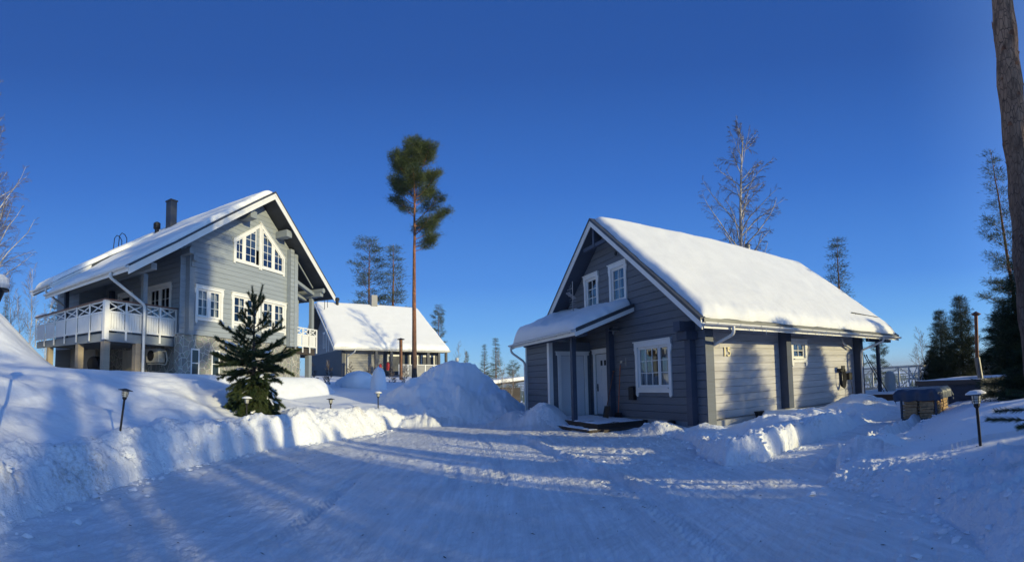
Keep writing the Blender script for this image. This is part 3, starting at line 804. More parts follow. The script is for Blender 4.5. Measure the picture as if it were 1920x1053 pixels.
def roof_slab(mb, prof, x0, x1, th):
    """solid roof deck under the profile"""
    n = len(prof)
    P = plane_x(0, 1)
    top = list(prof); bot = [(y, z - th) for y, z in reversed(prof)]
    mb.prism(top + bot, x0, x1, lambda s, d, z: (d, s, z))

def rake(mbw, mbd, x, sgn, prof, h1=.20, band=.05, t=.035):
    """stepped barge boards following the profile at the gable end x, with the dark metal flashing above"""
    for (ya, za), (yb, zb) in zip(prof[:-1], prof[1:]):
        P = plane_x(x, sgn)
        mbw.prism([(ya, za - .012), (yb, zb - .012), (yb, zb - h1 * .6), (ya, za - h1 * .6)], .003, t + .02, P)
        mbw.prism([(ya, za - h1 * .6 - .002), (yb, zb - h1 * .6 - .002), (yb, zb - h1 * 1.25), (ya, za - h1 * 1.25)], .003, t, P)
        mbd.prism([(ya, za + .035), (yb, zb + .035), (yb, zb - band), (ya, za - band)], t + .023, t + .035, P)
        mbd.prism([(ya, za + .035), (yb, zb + .035), (yb, zb + .012), (ya, za + .012)], -.14, t + .02, P)

def gutter(house, p0, p1, r=.065, joints=6, name='gutter'):
    p0 = Vector(p0); p1 = Vector(p1); d = (p1 - p0); L = d.length; d.normalize()
    side = d.cross(Vector((0, 0, 1))).normalized()
    g = MB(); n = 10; prof = [(math.cos(math.pi + math.pi * k / n) * r, math.sin(math.pi + math.pi * k / n) * r) for k in range(n + 1)]
    prof = prof + [(x * .86, z * .86) for x, z in reversed(prof)]
    vs = []
    for p in (p0, p1): vs += [p + side * x + Vector((0, 0, z)) for x, z in prof]
    m = len(prof)
    g.add(vs, [(k, (k + 1) % m, m + (k + 1) % m, m + k) for k in range(m)], True)
    g.add(vs[:m], [tuple(range(m))]); g.add(vs[m:], [tuple(range(m))])
    for k in range(joints):
        c = p0 + d * (L * (k + .5) / joints)
        g.tube([c + side * (math.cos(a) * r * 1.05) + Vector((0, 0, math.sin(a) * r * 1.05)) for a in np.linspace(math.pi, 2 * math.pi, 9)], .009, 5)
    return g.build(name, MT['gutter'], house)

def downpipe(house, pts, r=.045, mt='gutter'):
    # round the corners of the path
    pts = [Vector(p) for p in pts]; out = [pts[0]]
    for a, b, c in zip(pts[:-2], pts[1:-1], pts[2:]):
        k = min(.14, (a - b).length * .45, (c - b).length * .45)
        p, q = b + (a - b).normalized() * k, b + (c - b).normalized() * k
        for t in (0, .25, .5, .75, 1): out.append(p * (1 - t) ** 2 + b * 2 * t * (1 - t) + q * t * t)
    out.append(pts[-1])
    g = MB(); g.tube(out, r, 12)
    for a, b in zip(pts[:-1], pts[1:]):
        if (b - a).length > 1:
            for t in (.12, .6): c = a.lerp(b, t); g.tube([c, c + (b - a).normalized() * .035], r * 1.16, 12)
    return g.build('downpipe', MT[mt], house)

def rail_panel(mbs, P, s0, s1, z0, z1, n_x, slat=True, post_drop=.3, zx=.55, cap=True, stubs=True):
    """white balcony panel: crossed braces above, upright boards below"""
    w = mbs
    zc = z1 - (z1 - z0) * .36 if slat else z0 + .04
    wbox(w, P, s0, s1, -.03, .03, z1 - .06, z1)
    wbox(w, P, s0, s1, -.028, .028, zc - .05, zc + .02)
    if slat: wbox(w, P, s0, s1, -.03, .03, z0, z0 + .07)
    L = (s1 - s0) / n_x
    for i in range(n_x + 1):
        s = s0 + L * i
        wbox(w, P, s - .04, s + .04, .032, .07, z0 - (post_drop if stubs else 0), z1 - .004)
        if i < n_x:
            a, b = s + .045, s + L - .045
            for (pa, pb, dd) in (((a, zc + .03), (b, z1 - .07), -.012), ((b, zc + .03), (a, z1 - .07), .012)):
                p = P(pa[0], dd, pa[1]); q = P(pb[0], dd, pb[1]); nrm = Vector(P(0, 1, 0)) - Vector(P(0, 0, 0))
                w.bar(p, q, .045, .022, up=nrm)
            if slat:
                k = max(2, int(round((b - a) / .125))); bw = (b - a) / k
                for j in range(k):
                    wbox(w, P, a + bw * j + .008, a + bw * (j + 1) - .008, -.012, .012, z0 + .072, zc - .052)

def debris():
    rng = np.random.default_rng(31); n = 260; x = np.concatenate([rng.uniform(-4, 4, 150), rng.uniform(3.6, 6.5, 60), rng.uniform(-6, -4, 50)]); y = np.concatenate([rng.uniform(2.5, 12, 150), rng.uniform(3, 7, 60), rng.uniform(3, 12, 50)])
    z = ground(x, y)[0]; c = np.stack([x, y, z + .006], -1); a = rng.uniform(0, 6.28, n); L = rng.uniform(.006, .03, n) ; d = np.stack([np.cos(a), np.sin(a), rng.uniform(-.1, .3, n)], -1) * L[:, None]
    p = np.stack([-np.sin(a), np.cos(a), 0 * a], -1) * rng.uniform(.003, .009, (n, 1)); up = np.array([0, 0, .006])
    V = np.stack([c - d, c + p, c + d, c - p, c + up], 1).reshape(-1, 3); F = np.concatenate([np.stack([np.arange(n) * 5 + i, np.arange(n) * 5 + (i + 1) % 4, np.arange(n) * 5 + 4], -1) for i in range(4)])
    tag(np_mesh('bark_litter', V, F, MT['darkbark']), 'tiny scraps of bark and twig scattered over the snow', 'litter', kind='stuff')
debris()

def house_empty(name, O, az, z, label, cat='house'):
    e = empty(name, (float(O[0]), float(O[1]), z), -az, label, cat)
    return e

# ---------------------------------------------------------------- right house (blue grey cottage)
def build_right_house():
    Hs = house_empty('log_cottage', HR_O, HR_AZ, 0.0, 'dark blue-grey log cottage with thick roof snow and a porch, right of the drive')
    G = plane_x(0, -1); S = plane_y(.35, -1); B = plane_x(8.76, 1)
    Y0, Y1, AP = .35, 9.05, 4.7
    zt = lambda y: 7.0 - .768 * abs(y - AP)
    under = .30
    sl = .768
    # --- gable wall
    g = MB()
    opens = [(1.45, 2.98, 1.24, 2.48), (3.58, 4.38, 4.12, 5.24), (5.38, 6.16, 4.12, 5.22), (4.74, 5.62, .30, 2.44)]
    ztop = 7.0 - under
    lo = lambda z: max(.02, AP - (ztop - z) / sl); hi = lambda z: min(Y1, AP + (ztop - z) / sl)
    log_wall(g, G, lo, hi, .30, ztop - .02, .222, opens, brk=(ztop - sl * (AP - .02), ztop - sl * (Y1 - AP)))
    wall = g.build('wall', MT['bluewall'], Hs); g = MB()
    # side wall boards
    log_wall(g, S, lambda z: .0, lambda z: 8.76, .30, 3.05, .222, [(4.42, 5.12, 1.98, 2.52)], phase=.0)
    g.build('wall', MT['bleached_sunlit'], Hs); g = MB(); g.box((.02, Y1 - .02, .3), (8.74, Y1, 3.4)); 
    g.build('wall', MT['bluewall'], Hs)
    bw = MB(); ztp = [(Y0, .3), (Y1, .3), (Y1, zt(Y1) - .3), (AP, ztop), (Y0, zt(Y0) - .3)]
    bw.prism(ztp, -.02, 0, B); bw.build('back_wall', MT['bluewall'], Hs)
    fl = MB(); fl.box((.1, .5, .2), (8.7, 8.95, .26)); fl.box((.1, .5, 3.2), (8.7, 8.95, 3.26)); fl.box((3.2, .5, .26), (3.28, 8.95, 3.2)); fl.build('floor', MT['interior'], Hs)
    # crossing log ends at the near corner, boxed with boards
    ce = MB()
    wbox(ce, G, .30, .52, .0, .20, .22, 3.0)
    ce.box((.02, -.06, .24), (.30, .02, 3.0))
    for y in (8.9,): ce.box((-.14, y - .11, .24), (0, y + .11, 3.4))
    ce.build('corner_board', MT['bluedark'], Hs)
    ce2 = MB(); ce2.box((.0, -.085, .22), (.30, -.062, 2.98)); 
    log_wall(ce2, G, lambda z: .0 - .06, lambda z: .02, .3, 3.0, .222)
    ce2.build('corner_panel', MT['bluewall'], Hs)
    sp = MB()
    for x in (3.66, 8.62): sp.box((x, .02, .36), (x + .26, .345, 2.98))
    sp.box((10.3, .0, .4), (10.44, .14, 2.75)); sp.box((8.9, -.30, 2.62), (11.0, -.12, 2.80))
    sp.build('log_end_post', MT['bluedark'], Hs)
    f = MB()
    f.box((.03, .06, -.3), (8.8, .33, .298)); f.box((.025, .34, -.3), (.3, 9.02, .299)); f.box((-.14, .28, -.3), (.02, .54, .215))
    f.build('foundation', MT['concrete'], Hs)
    # --- roof
    prof = [(-.62, zt(-.62)), (AP, 7.0), (10.02, zt(10.02))]
    r = MB(); roof_slab(r, prof, -.56, 11.1, .05); roof = r.build('roof', MT['roofmetal'], Hs)
    so = MB(); roof_slab(so, [(-.58, zt(-.58) - .054), (AP, 6.946), (9.98, zt(9.98) - .054)], -.54, 11.08, .16); so.build('soffit', MT['bluedark'], roof)
    mw, md = MB(), MB()
    rake(mw, md, -.56, -1, prof, .20, .06); rake(mw, md, 11.1, 1, prof, .20, .06)
    mw.build('barge_board', MT['white'], roof); md.build('flashing', MT['roofmetal'], roof)
    fb = MB(); fb.box((-.55, -.65, zt(-.62) - .22), (11.1, -.622, zt(-.62) - .10)); fb.build('fascia', MT['white'], roof)
    fb = MB(); fb.box((-.55, -.672, zt(-.62) - .098), (11.1, -.622, zt(-.62) + .03)); fb.build('eave_flashing', MT['roofmetal'], roof)
    snow_slab(roof, 'snow_layer', -.60, 11.1, prof, [(-.6, .26), (.4, .30), (3.0, .30), (4.7, .25), (6, .28), (10, .28)], inset=(.13, .05, .07, .06), seed=3, n_x=150, lump=.04, edge=.26)
    zg = zt(-.62) - .11
    gutter(Hs, (-.62, -.73, zg + .03), (11.12, -.73, zg + .03), .07, 14)
    downpipe(Hs, [(.42, -.73, zg - .03), (.42, -.73, 2.58), (.36, .10, 2.30), (.36, .28, 2.2)])
    downpipe(Hs, [(9.35, -.73, zg - .03), (9.35, -.70, 2.60), (8.45, -.12, 2.25), (8.45, -.10, .25)])
    downpipe(Hs, [(7.6, .25, 2.75), (7.6, .2, 2.55), (8.2, .2, 2.35)], .035)
    ic = MB(); rng = random.Random(6)
    for q in range(20):
        x = rng.choice((rng.uniform(3.5, 5.6), rng.uniform(.2, 10.8))); L_ = rng.uniform(.05, .2); ic.tube([(x, -.74, zg - .03), (x, -.74, zg - .03 - L_)], [.012, .002], 5)
    ic.build('icicle', MT['ice'], Hs)
    # gable apex truss
    t = MB(); t.box((-.5, AP - .07, 6.05), (-.36, AP + .07, 6.72)); t.bar((-.43, AP - .75, 6.1), (-.43, AP + .75, 6.1), .1, .12)
    t.box((-.55, .28, 2.72), (.0, .54, 2.98)); t.box((-.40, .20, 2.5), (-.003, .60, 2.715))
    t.build('purlin', MT['bluedark'], Hs)
    v = MB(); v.lathe((0, 0, 0), [(.07, 0), (.07, .03), (.05, .04)], 12)
    vo = v.build('vent', MT['black'], Hs); vo.location = (-.002, 4.05, 5.72); vo.rotation_euler = (0, -math.pi / 2, 0)
    # windows, doors
    window(Hs, G, 1.45, 2.98, 1.24, 2.48, [(1.48, 1.92, 1, 3), (1.95, 2.95, 3, 3)], cw=.12, curtain=.13, head=.15)
    window(Hs, G, 3.58, 4.38, 4.12, 5.24, [(3.61, 4.35, 2, 3)], cw=.12, curtain=.22, head=.13)
    window(Hs, G, 5.38, 6.16, 4.12, 5.22, [(5.41, 6.13, 2, 3)], cw=.12, curtain=.0, head=.13)
    window(Hs, S, 4.42, 5.12, 1.98, 2.52, [(4.45, 5.09, 2, 2)], cw=.11, curtain=.0, head=.10)
    dr = MB()
    wbox(dr, G, 4.62, 4.74, .002, .05, .30, 2.44); wbox(dr, G, 5.62, 5.74, .002, .05, .30, 2.44)
    wbox(dr, G, 4.58, 5.78, .002, .06, 2.44, 2.58); wbox(dr, G, 4.54, 5.82, .0, .09, 2.58, 2.61)
    dro = dr.build('door_frame', MT['white'], Hs)
    dl = MB(); PF = G
    wbox(dl, G, 4.745, 5.615, -.05, -.01, .32, 2.42); 
    dlo = dl.build('front_door', MT['whitedoor'], Hs)
    dw = MB()
    for s in (4.93, 5.17): wbox(dw, G, s, s + .13, -.01, -.004, 2.02, 2.20)
    dw.build('door_light', MT['black'], dlo)
    dp = MB()
    for a, b in ((4.86, 5.10), (5.24, 5.48)):
        for z0, z1 in ((.45, .95), (1.35, 1.9)): wbox(dp, G, a, b, -.01, .0, z0, z1)
    dp.build('door_panel', MT['whitedoor'], dlo)
    hd = MB(); wbox(hd, G, 5.50, 5.55, -.01, .01, 1.12, 1.38); hd.tube([(-.055, 5.525, 1.25), (-.055, 5.39, 1.25)], .011, 8); hd.tube([(-.0, 5.525, 1.25), (-.055, 5.525, 1.25)], .012, 8)
    hd.build('handle', MT['black'], dlo)
    # --- storage wing
    w = MB(); WY0, WY1, WX = 6.0, 8.18, -1.65
    Gw = plane_x(WX, -1); Sw = plane_y(WY0, -1)
    zs = lambda x: 3.86 + .40 * x          # shed roof top above x (x negative in front)
    log_wall(w, Gw, lambda z: WY0, lambda z: WY1, .12, 2.98, .222)
    log_wall(w, Sw, lambda z: WX, lambda z: -.01, .22, 2.9, 9.0, [(-1.22, -.28, .24, 2.42)])
    w.box((WX + .02, WY1 - .02, .1), (0, WY1, 2.95)); w.build('storage_wall', MT['bluewall'], Hs)
    cb = MB(); wbox(cb, Gw, WY0 - .0, WY0 + .14, .003, .025, .1, 3.0); wbox(cb, Gw, WY1 - .10, WY1 + .02, .003, .03, .05, 2.95)
    wbox(cb, Sw, WX - .025, WX + .12, .002, .025, .12, 2.98); cb.build('corner_trim', MT['white'], Hs)
    sd = MB(); wbox(sd, Sw, -1.34, -1.22, .003, .05, .24, 2.42); wbox(sd, Sw, -.28, -.16, .003, .05, .24, 2.42)
    wbox(sd, Sw, -1.40, -.10, .003, .06, 2.42, 2.54); wbox(sd, Sw, -1.43, -.07, .001, .085, 2.54, 2.565); sd.build('storage_door_frame', MT['white'], Hs)
    s2 = MB(); wbox(s2, Sw, -1.215, -.285, -.04, -.01, .26, 2.41); s2.build('storage_door', MT['whitedoor'], Hs)
    wi = MB(); wi.box((WX + .05, WY0 + .2, .1), (-.05, WY0 + .24, 2.8)); wi.build('storage_partition', MT['interior'], Hs)
    # shed roof over porch and wing
    sr = MB(); RX0, RX1, RY0, RY1 = -2.12, -.03, 3.10, 8.48
    PF = lambda s, d, z: (s, d, z)
    sr.prism([(RX0, zs(RX0)), (RX1, zs(RX1)), (RX1, zs(RX1) - .05), (RX0, zs(RX0) - .05)], RY0, RY1, PF); pr = sr.build('porch_roof', MT['roofmetal'], Hs)
    ps = MB(); ps.prism([(RX0 + .03, zs(RX0 + .03) - .052), (RX1, zs(RX1) - .052), (RX1, zs(RX1) - .15), (RX0 + .03, zs(RX0 + .03) - .15)], RY0 + .03, RY1 - .03, PF)
    ps.box((-1.75, 3.3, 2.86), (-1.60, 8.2, 2.99)); ps.build('rafters', MT['bluedark'], pr)
    pb = MB()
    for yy, sg in ((RY0, -1), (RY1, 1)):
        PY = plane_y(yy, sg)
        pb.prism([(RX0, zs(RX0) - .012), (RX1, zs(RX1) - .012), (RX1, zs(RX1) - .21), (RX0, zs(RX0) - .21)], .002, .04, PY)
    pb.box((RX0 - .03, RY0 - .03, zs(RX0) - .18), (RX0 - .002, RY1 + .03, zs(RX0) - .01)); pb.build('barge_board', MT['white'], pr)
    pf = MB()
    for yy, sg in ((RY0, -1),):
        PY = plane_y(yy, sg); pf.prism([(RX0, zs(RX0) + .04), (RX1, zs(RX1) + .04), (RX1, zs(RX1) - .075), (RX0, zs(RX0) - .075)], .042, .055, PY)
    pf.build('flashing', MT['roofmetal'], pr)
    gutter(pr, (RX0 - .10, RY0 - .02, zs(RX0) - .03), (RX0 - .10, RY1 + .05, zs(RX0) - .05), .065, 12)
    downpipe(Hs, [(RX0 - .10, 8.35, zs(RX0) - .09), (RX0 - .10, 8.35, 2.68), (WX - .08, 8.14, 2.28), (WX - .08, 8.14, .15)])
    # snow on the shed roof (runs up the slope in x, so build it turned)
    ns = 60; ny = 110
    gx = np.concatenate([[0, .012, .03, .07, .12, .18, .25], np.linspace(.33, 2.04 - .02, ns)]); gy = np.concatenate([[0, .012, .03, .07, .12, .18, .25], np.linspace(.33, 5.3 - .33, ny), 5.3 - np.array([.25, .18, .12, .07, .03, .012, 0])])
    GX, GY = np.meshgrid(gx, gy, indexing='ij')
    q = lambda d, e=.22: np.sqrt(np.clip(1 - (1 - np.clip(d / e, 0, 1)) ** 2, 0, 1))
    T = .44 * q(GX, .3) * q(GY, .5) * q(5.3 - GY); T = T * (.8 + .35 * sst(GY, 2.2, 4.6)) * (1 + .35 * fbm(GX * 1.2, GY * 1.2, 7, 4))
    T = np.where(GY < 1.9, T * (.75 + .13 * GY), T)
    jag = .10 * fbm(GX * 3, GX * 0, 9, 3) * np.exp(-GY / .3)
    bx = RX0 + .04 + GX; by = RY0 + .09 + GY + jag
    V = np.stack([bx, by, 3.86 + .40 * bx + .004 + T], -1).reshape(-1, 3); Bv = np.stack([bx, by, 3.86 + .40 * bx + .003], -1).reshape(-1, 3)
    nx_, ny_ = GX.shape; i, j = np.meshgrid(np.arange(nx_ - 1), np.arange(ny_ - 1), indexing='ij')
    q1 = np.stack([i * ny_ + j, (i + 1) * ny_ + j, (i + 1) * ny_ + j + 1, i * ny_ + j + 1], -1).reshape(-1, 4); n = nx_ * ny_
    ring = [(a, a + 1) for a in range(ny_ - 1)] + [((nx_ - 1) * ny_ + a + 1, (nx_ - 1) * ny_ + a) for a in range(ny_ - 1)] + [((a + 1) * ny_, a * ny_) for a in range(nx_ - 1)] + [(a * ny_ + ny_ - 1, (a + 1) * ny_ + ny_ - 1) for a in range(nx_ - 1)]
    np_mesh('snow_layer', np.concatenate([V, Bv]), np.concatenate([q1, np.array([(a, b, n + b, n + a) for a, b in ring])]), MT['roofsnow'], True, parent=pr)
    # porch posts and deck
    po = MB(); po.box((-1.74, 4.08, .16), (-1.60, 4.22, 2.86)); po.build('porch_post', MT['bluedark'], Hs)
    po = MB(); po.box((-.20, 4.36, .18), (-.003, 4.56, 3.25)); po.build('porch_post', MT['bluedark'], Hs)
    dk = MB()
    for k in range(11): dk.box((-1.78 + k * .16, 2.55, .23), (-1.63 + k * .16, 6.3 if k < 1 else 5.98, .265))
    dk.box((-1.76, 2.56, .04), (-.03, 5.95, .228)); dk.build('porch_deck', MT['darktimber'], Hs)
    st = MB(); st.box((-2.20, 2.3, .10), (-1.80, 6.1, .14)); st.box((-2.16, 2.32, -.05), (-1.82, 6.08, .098)); st.box((-1.80, 2.16, .10), (-.4, 2.5, .14)); st.box((-1.80, 2.18, -.05), (-.4, 2.48, .098))
    st.build('porch_step', MT['darktimber'], Hs)
    # thin trodden snow on deck and step
    for nm, (a, b, c, d, z) in dict(a=(-1.76, -.1, 2.6, 5.95, .267), b=(-2.18, -1.83, 2.34, 6.05, .142)).items():
        X, Y = np.meshgrid(np.linspace(a, b, 70), np.linspace(c, d, 150), indexing='ij')
        ed = np.minimum(np.minimum(X - a, b - X), np.minimum(Y - c, d - Y))
        Z = z + .03 * fbm(X * 3, Y * 3, 55, 4) + .012 - .04 * np.clip(1 - ed / .06, 0, 1)
        V = np.stack([X, Y, Z], -1).reshape(-1, 3); nn = X.shape[1]
        i, j = np.meshgrid(np.arange(X.shape[0] - 1), np.arange(nn - 1), indexing='ij')
        np_mesh('deck_snow', V, np.stack([i * nn + j, (i + 1) * nn + j, (i + 1) * nn + j + 1, i * nn + j + 1], -1).reshape(-1, 4), MT['snow'], True, parent=Hs)
    # small fittings
    la = MB(); la.lathe((-.22, 4.03, 3.10), [(.0, .10), (.05, .09), (.16, .03), (.17, .0), (.03, .0), (.05, -.1), (.0, -.12)], 18); la.tube([(-.0, 4.03, 3.22), (-.22, 4.03, 3.24), (-.22, 4.03, 3.18)], .012, 6)
    la.build('porch_lamp', MT['alu'], Hs)
    mbx = MB(); wbox(mbx, G, 3.13, 3.40, .004, .13, .86, 1.24); mbx.prism([(0.0, 0.0), (.15, 0.0), (.0, .05)], 3.11, 3.42, lambda s, d, z: (-.004 - s, d, 1.241 + z)); mb_ = mbx.build('letter_box', MT['black'], Hs)
    ve = MB(); ve.lathe((-.12, 1.30, -.05), [(.12, 0), (.12, .30), (.10, .36), (0, .38)], 16); ve.build('air_inlet', MT['black'], Hs)
    ve = MB(); ve.box((2.05, -.02, -.05), (2.28, .10, .38)); ve.box((2.02, -.05, .38), (2.31, .1, .42)); ve.build('air_inlet', MT['black'], Hs)
    tg = MB()     # small hooks and a thermometer left of the post
    wbox(tg, G, 3.62, 3.64, .004, .03, 1.95, 2.2); wbox(tg, G, 3.86, 4.0, .004, .02, 2.05, 2.12); tg.build('thermometer', MT['alu'], Hs)
    # house number 15
    cu = bpy.data.curves.new('house_number', 'FONT'); cu.body = '15'; cu.size = .36; cu.extrude = .012; cu.align_x = 'CENTER'
    tmp = bpy.data.objects.new('tmp', cu); C.objects.link(tmp); bpy.context.view_layer.update()
    me = bpy.data.meshes.new_from_object(tmp.evaluated_get(bpy.context.evaluated_depsgraph_get())); bpy.data.objects.remove(tmp)
    me.materials.clear(); me.materials.append(MT['brass']); no = link_mesh('house_number', me, Hs)
    no.location = (1.22, .33, 2.06); no.rotation_euler = (math.pi / 2, 0, 0)
    no.scale = (.95, 1.05, 1)
    # wall aerial at the left rake
    ae = MB(); bx, by, bz = -.35, 6.85, 4.55
    ae.tube([(-.02, 6.6, 4.1), (-.35, 6.6, 4.15), (-.35, 6.6, 5.25)], .018, 6)
    ae.tube([(-.35, 6.6, 5.0), (-.35, 7.5, 4.98)], .014, 6); ae.tube([(-.35, 6.6, 4.75), (-.7, 6.25, 4.6)], .012, 6)
    for k in range(7): y = 6.75 + k * .12; ae.tube([(-.35, y, 4.84 + .01 * k), (-.35, y, 5.16 - .01 * k)], .006, 4)
    for k in range(7):
        t = k / 7; p = Vector((-.38 - .3 * t, 6.57 - .3 * t, 4.73 - .13 * t)); ae.tube([p + Vector((.1, -.1, -.12)), p + Vector((-.1, .1, .12))], .006, 4)
    for k in range(5): z = 4.2 + k * .09; ae.tube([(-.35, 6.32, z), (-.35, 6.88, z + .04)], .006, 4)
    ae.build('aerial', MT['alu'], Hs)
    ch = MB(); zr = 7.1; ch.lathe((7.45, 4.78, zr - .2), [(.11, 0), (.11, .30), (.13, .34), (.10, .36), (.10, .42), (.17, .43), (.03, .52), (0, .53)], 18); ch.build('roof_vent', MT['steel'], Hs)
    # snow guard pipe low on the roof far end
    sg = MB(); sg.tube([(8.3, .15, zt(.15) + .30), (10.9, .15, zt(.15) + .27)], .022, 8)
    for x in (8.6, 9.7, 10.7): sg.bar((x, .15, zt(.15) + .28), (x, .05, zt(.05) + .02), .03, .03)
    sg.build('snow_guard', MT['black'], roof)
    # terrace at the far end
    te = MB(); TZ = .42
    for k in range(16): te.box((8.85 + .0, -1.3 + k * .2, TZ - .04), (12.9, -1.11 + k * .2, TZ))
    te.box((8.9, -1.25, TZ - .25), (12.85, 1.8, TZ - .045)); te.box((8.9, -1.22, -.6), (9.05, -1.07, TZ - .26)); te.box((12.6, -1.22, -1.6), (12.75, -1.07, TZ - .26))
    te.build('terrace_deck', MT['darktimber'], Hs)
    ts = MB(); ts.box((8.95, -2.0, .18), (10.3, -1.32, .22)); ts.box((8.95, -2.6, -.02), (10.3, -2.02, .02)); ts.box((9.0, -1.9, -.1), (9.05, -1.32, .178)); ts.box((10.2, -1.9, -.1), (10.25, -1.32, .178)); ts.build('terrace_step', MT['timber'], Hs)
    tr = MB()
    rail_panel(tr, plane_x(12.85, -1), -1.25, 4.5, TZ + .04, TZ + 1.1, 4, slat=False, stubs=False)
    rail_panel(tr, plane_y(-1.25, -1), 10.5, 12.85, TZ + .04, TZ + 1.1, 2, slat=False, stubs=False)
    tr.build('terrace_railing', MT['white'], Hs)
    for nm, (a, b, c, d, z) in dict(a=(9.0, 12.8, -1.25, 1.6, TZ + .002), b=(8.97, 10.28, -1.98, -1.35, .222), c=(8.97, 10.28, -2.58, -2.04, .022)).items():
        X, Y = np.meshgrid(np.linspace(a, b, 40), np.linspace(c, d, 40), indexing='ij')
        ed = np.minimum(np.minimum(X - a, b - X), np.minimum(Y - c, d - Y)); Z = z + .05 * np.clip(ed / .05, 0, 1) + .03 * fbm(X * 2, Y * 2, 56, 3) * np.clip(ed / .05, 0, 1)
        V = np.stack([X, Y, Z], -1).reshape(-1, 3); i, j = np.meshgrid(np.arange(39), np.arange(39), indexing='ij')
        np_mesh('deck_snow', V, np.stack([i * 40 + j, (i + 1) * 40 + j, (i + 1) * 40 + j + 1, i * 40 + j + 1], -1).reshape(-1, 4), MT['snow'], True, parent=Hs)
    return Hs
HR = build_right_house()

# ---------------------------------------------------------------- left house (pale grey, stone basement)
def build_left_house():
    Hs = house_empty('log_villa', HL_O, HL_AZ, 0.0, 'pale grey log villa on a stone basement with a white balcony, on the left')
    G = plane_x(0, 1); S = plane_y(0, -1)
    prof = [(-3.32, 5.50), (-1.25, 6.72), (4.45, 10.32), (9.62, 6.30)]
    pz = lambda y: float(np.interp(y, [p[0] for p in prof], [p[1] for p in prof]))
    U = .26
    # gable wall; its width at height z
    def lo(z):
        y = -.30
        if z > pz(-.30) - U: y = float(np.interp(z + U, [6.72, 10.32], [-1.25, 4.45]))
        return y
    def hi(z):
        y = 7.02
        if z > pz(7.02) - U: y = float(np.interp(-(z + U), [-10.32, -6.30], [4.45, 9.62]))
        return y
    wins = [(.62, 1.94, 4.20, 5.36), (2.74, 4.36, 4.16, 5.36), (4.72, 6.30, 4.14, 5.36)]
    attic = [(2.78, 4.40, 7.0, 7.7), (4.52, 6.2, 7.0, 7.6)]
    g = MB(); log_wall(g, G, lo, hi, 3.42, 10.32 - U - .02, .215, wins + attic, brk=(pz(-.30) - U, pz(7.02) - U), g=.010, dep=.018)
    log_wall(g, S, lambda z: -6.5, lambda z: -.01, 3.0, 7.3, .215, [(-2.50, -1.05, 4.05, 5.52), (-5.1, -4.0, 3.2, 5.6)])
    log_wall(g, plane_y(-1.5, -1), lambda z: -9.2, lambda z: -6.5, 3.0, 6.4, .215)
    log_wall(g, plane_x(-6.5, 1), lambda z: -1.5, lambda z: 0, 3.0, 6.3, .215)
    wall = g.build('wall', MT['greywall'], Hs)
    bk = MB(); bk.prism([(-1.5, 1.2), (7.0, 1.2), (7.0, pz(7) - .3), (4.45, 10.0), (-1.5, pz(-1.5) - .3)], -.05, 0, plane_x(-9.2, -1)); bk.box((-9.2, 6.98, 1.2), (-.02, 7.02, pz(7) - .3)); bk.build('back_wall', MT['greywall'], Hs)
    fl = MB(); fl.box((-9.1, .05, 3.2), (-.1, 6.9, 3.28)); fl.box((-9.1, .05, 5.9), (-.1, 6.9, 5.98)); fl.box((-4.5, .05, 3.3), (-4.42, 6.9, 5.9)); fl.build('floor', MT['interior'], Hs)
    # stone basement
    st = MB(); st.box((-.30, -.28, .9), (-.01, 6.98, 3.40)); st.box((-6.0, .02, .9), (-.31, .30, 3.2)); st.box((-.30, 7.0, .9), (-.03, 7.7, 3.2))
    bo = st.build('basement_wall', MT['stone'], Hs)
    rt = MB(); rt.box((-9.4, -.6, .9), (-6.0, -.3, 3.1)); rt.box((-9.0, .1, .9), (-6.01, .4, 3.1)); rt.box((-6.3, -.6, .9), (-6.0, .1, 3.1)); rt.box((-4.6, -.03, 1.2), (-2.6, .015, 2.9)); rt.build('concrete_wall', MT['palecon'], Hs)
    bw = MB()
    for a, b in ((.34, .80), (1.48, 1.95)):
        wbox(bw, G, a, a + .06, -.02, .02, 1.4, 2.8); wbox(bw, G, b - .06, b, -.02, .02, 1.4, 2.8); wbox(bw, G, a, b, -.02, .022, 2.8, 2.86); wbox(bw, G, a + .06, b - .06, -.02, .015, 2.25, 2.29)
    bwo = bw.build('basement_window', MT['white'], Hs)
    gl = MB()
    for a, b in ((.34, .80), (1.48, 1.95)): wbox(gl, G, a + .061, b - .061, -.008, .0, 1.4, 2.8)
    gl.build('pane', mat('dark_pane', (.02, .03, .035), .06, 0, .6), bwo)
    # log columns at the two gable corners
    c = MB(); 
    c.box((.003, -.02, 3.38), (.26, .24, 6.95)); c.build('corner_column', MT['greytrim'], Hs)
    c = MB(); log_wall(c, plane_x(.24, 1), lambda z: 6.50, lambda z: 6.80, 3.35, 8.25, .215); c.box((.0, 6.50, 3.35), (.215, 6.80, 8.25)); c.box((.0, 6.80, 3.35), (.28, 7.06, 8.05)); c.build('corner_column', MT['greywall'], Hs)
    c = MB(); c.box((.01, -.30, 6.55), (.55, -.08, 6.78)); c.box((.01, .03, 6.35), (.42, .22, 6.58)); c.box((.01, .03, 6.12), (.30, .22, 6.34)); c.build('corner_corbel', MT['greytrim'], Hs)
    # roof
    XM, XE = -6.5, -8.95
    profb = [(-3.05, 6.10), (4.45, 10.325), (9.62, 6.30)]
    r = MB(); roof_slab(r, prof, XM, .86, .05); roof = r.build('roof', MT['roofmetal'], Hs)
    r = MB(); roof_slab(r, profb, XE, XM - .003, .05); roof2 = r.build('roof', MT['roofmetal'], Hs)
    so = MB(); so_ = [(-3.28, prof[0][1] - .03), (-1.25, 6.66), (4.45, 10.26), (9.58, 6.27)]; roof_slab(so, so_, XM + .01, .84, .15); so.build('soffit', MT['soffit'], roof)
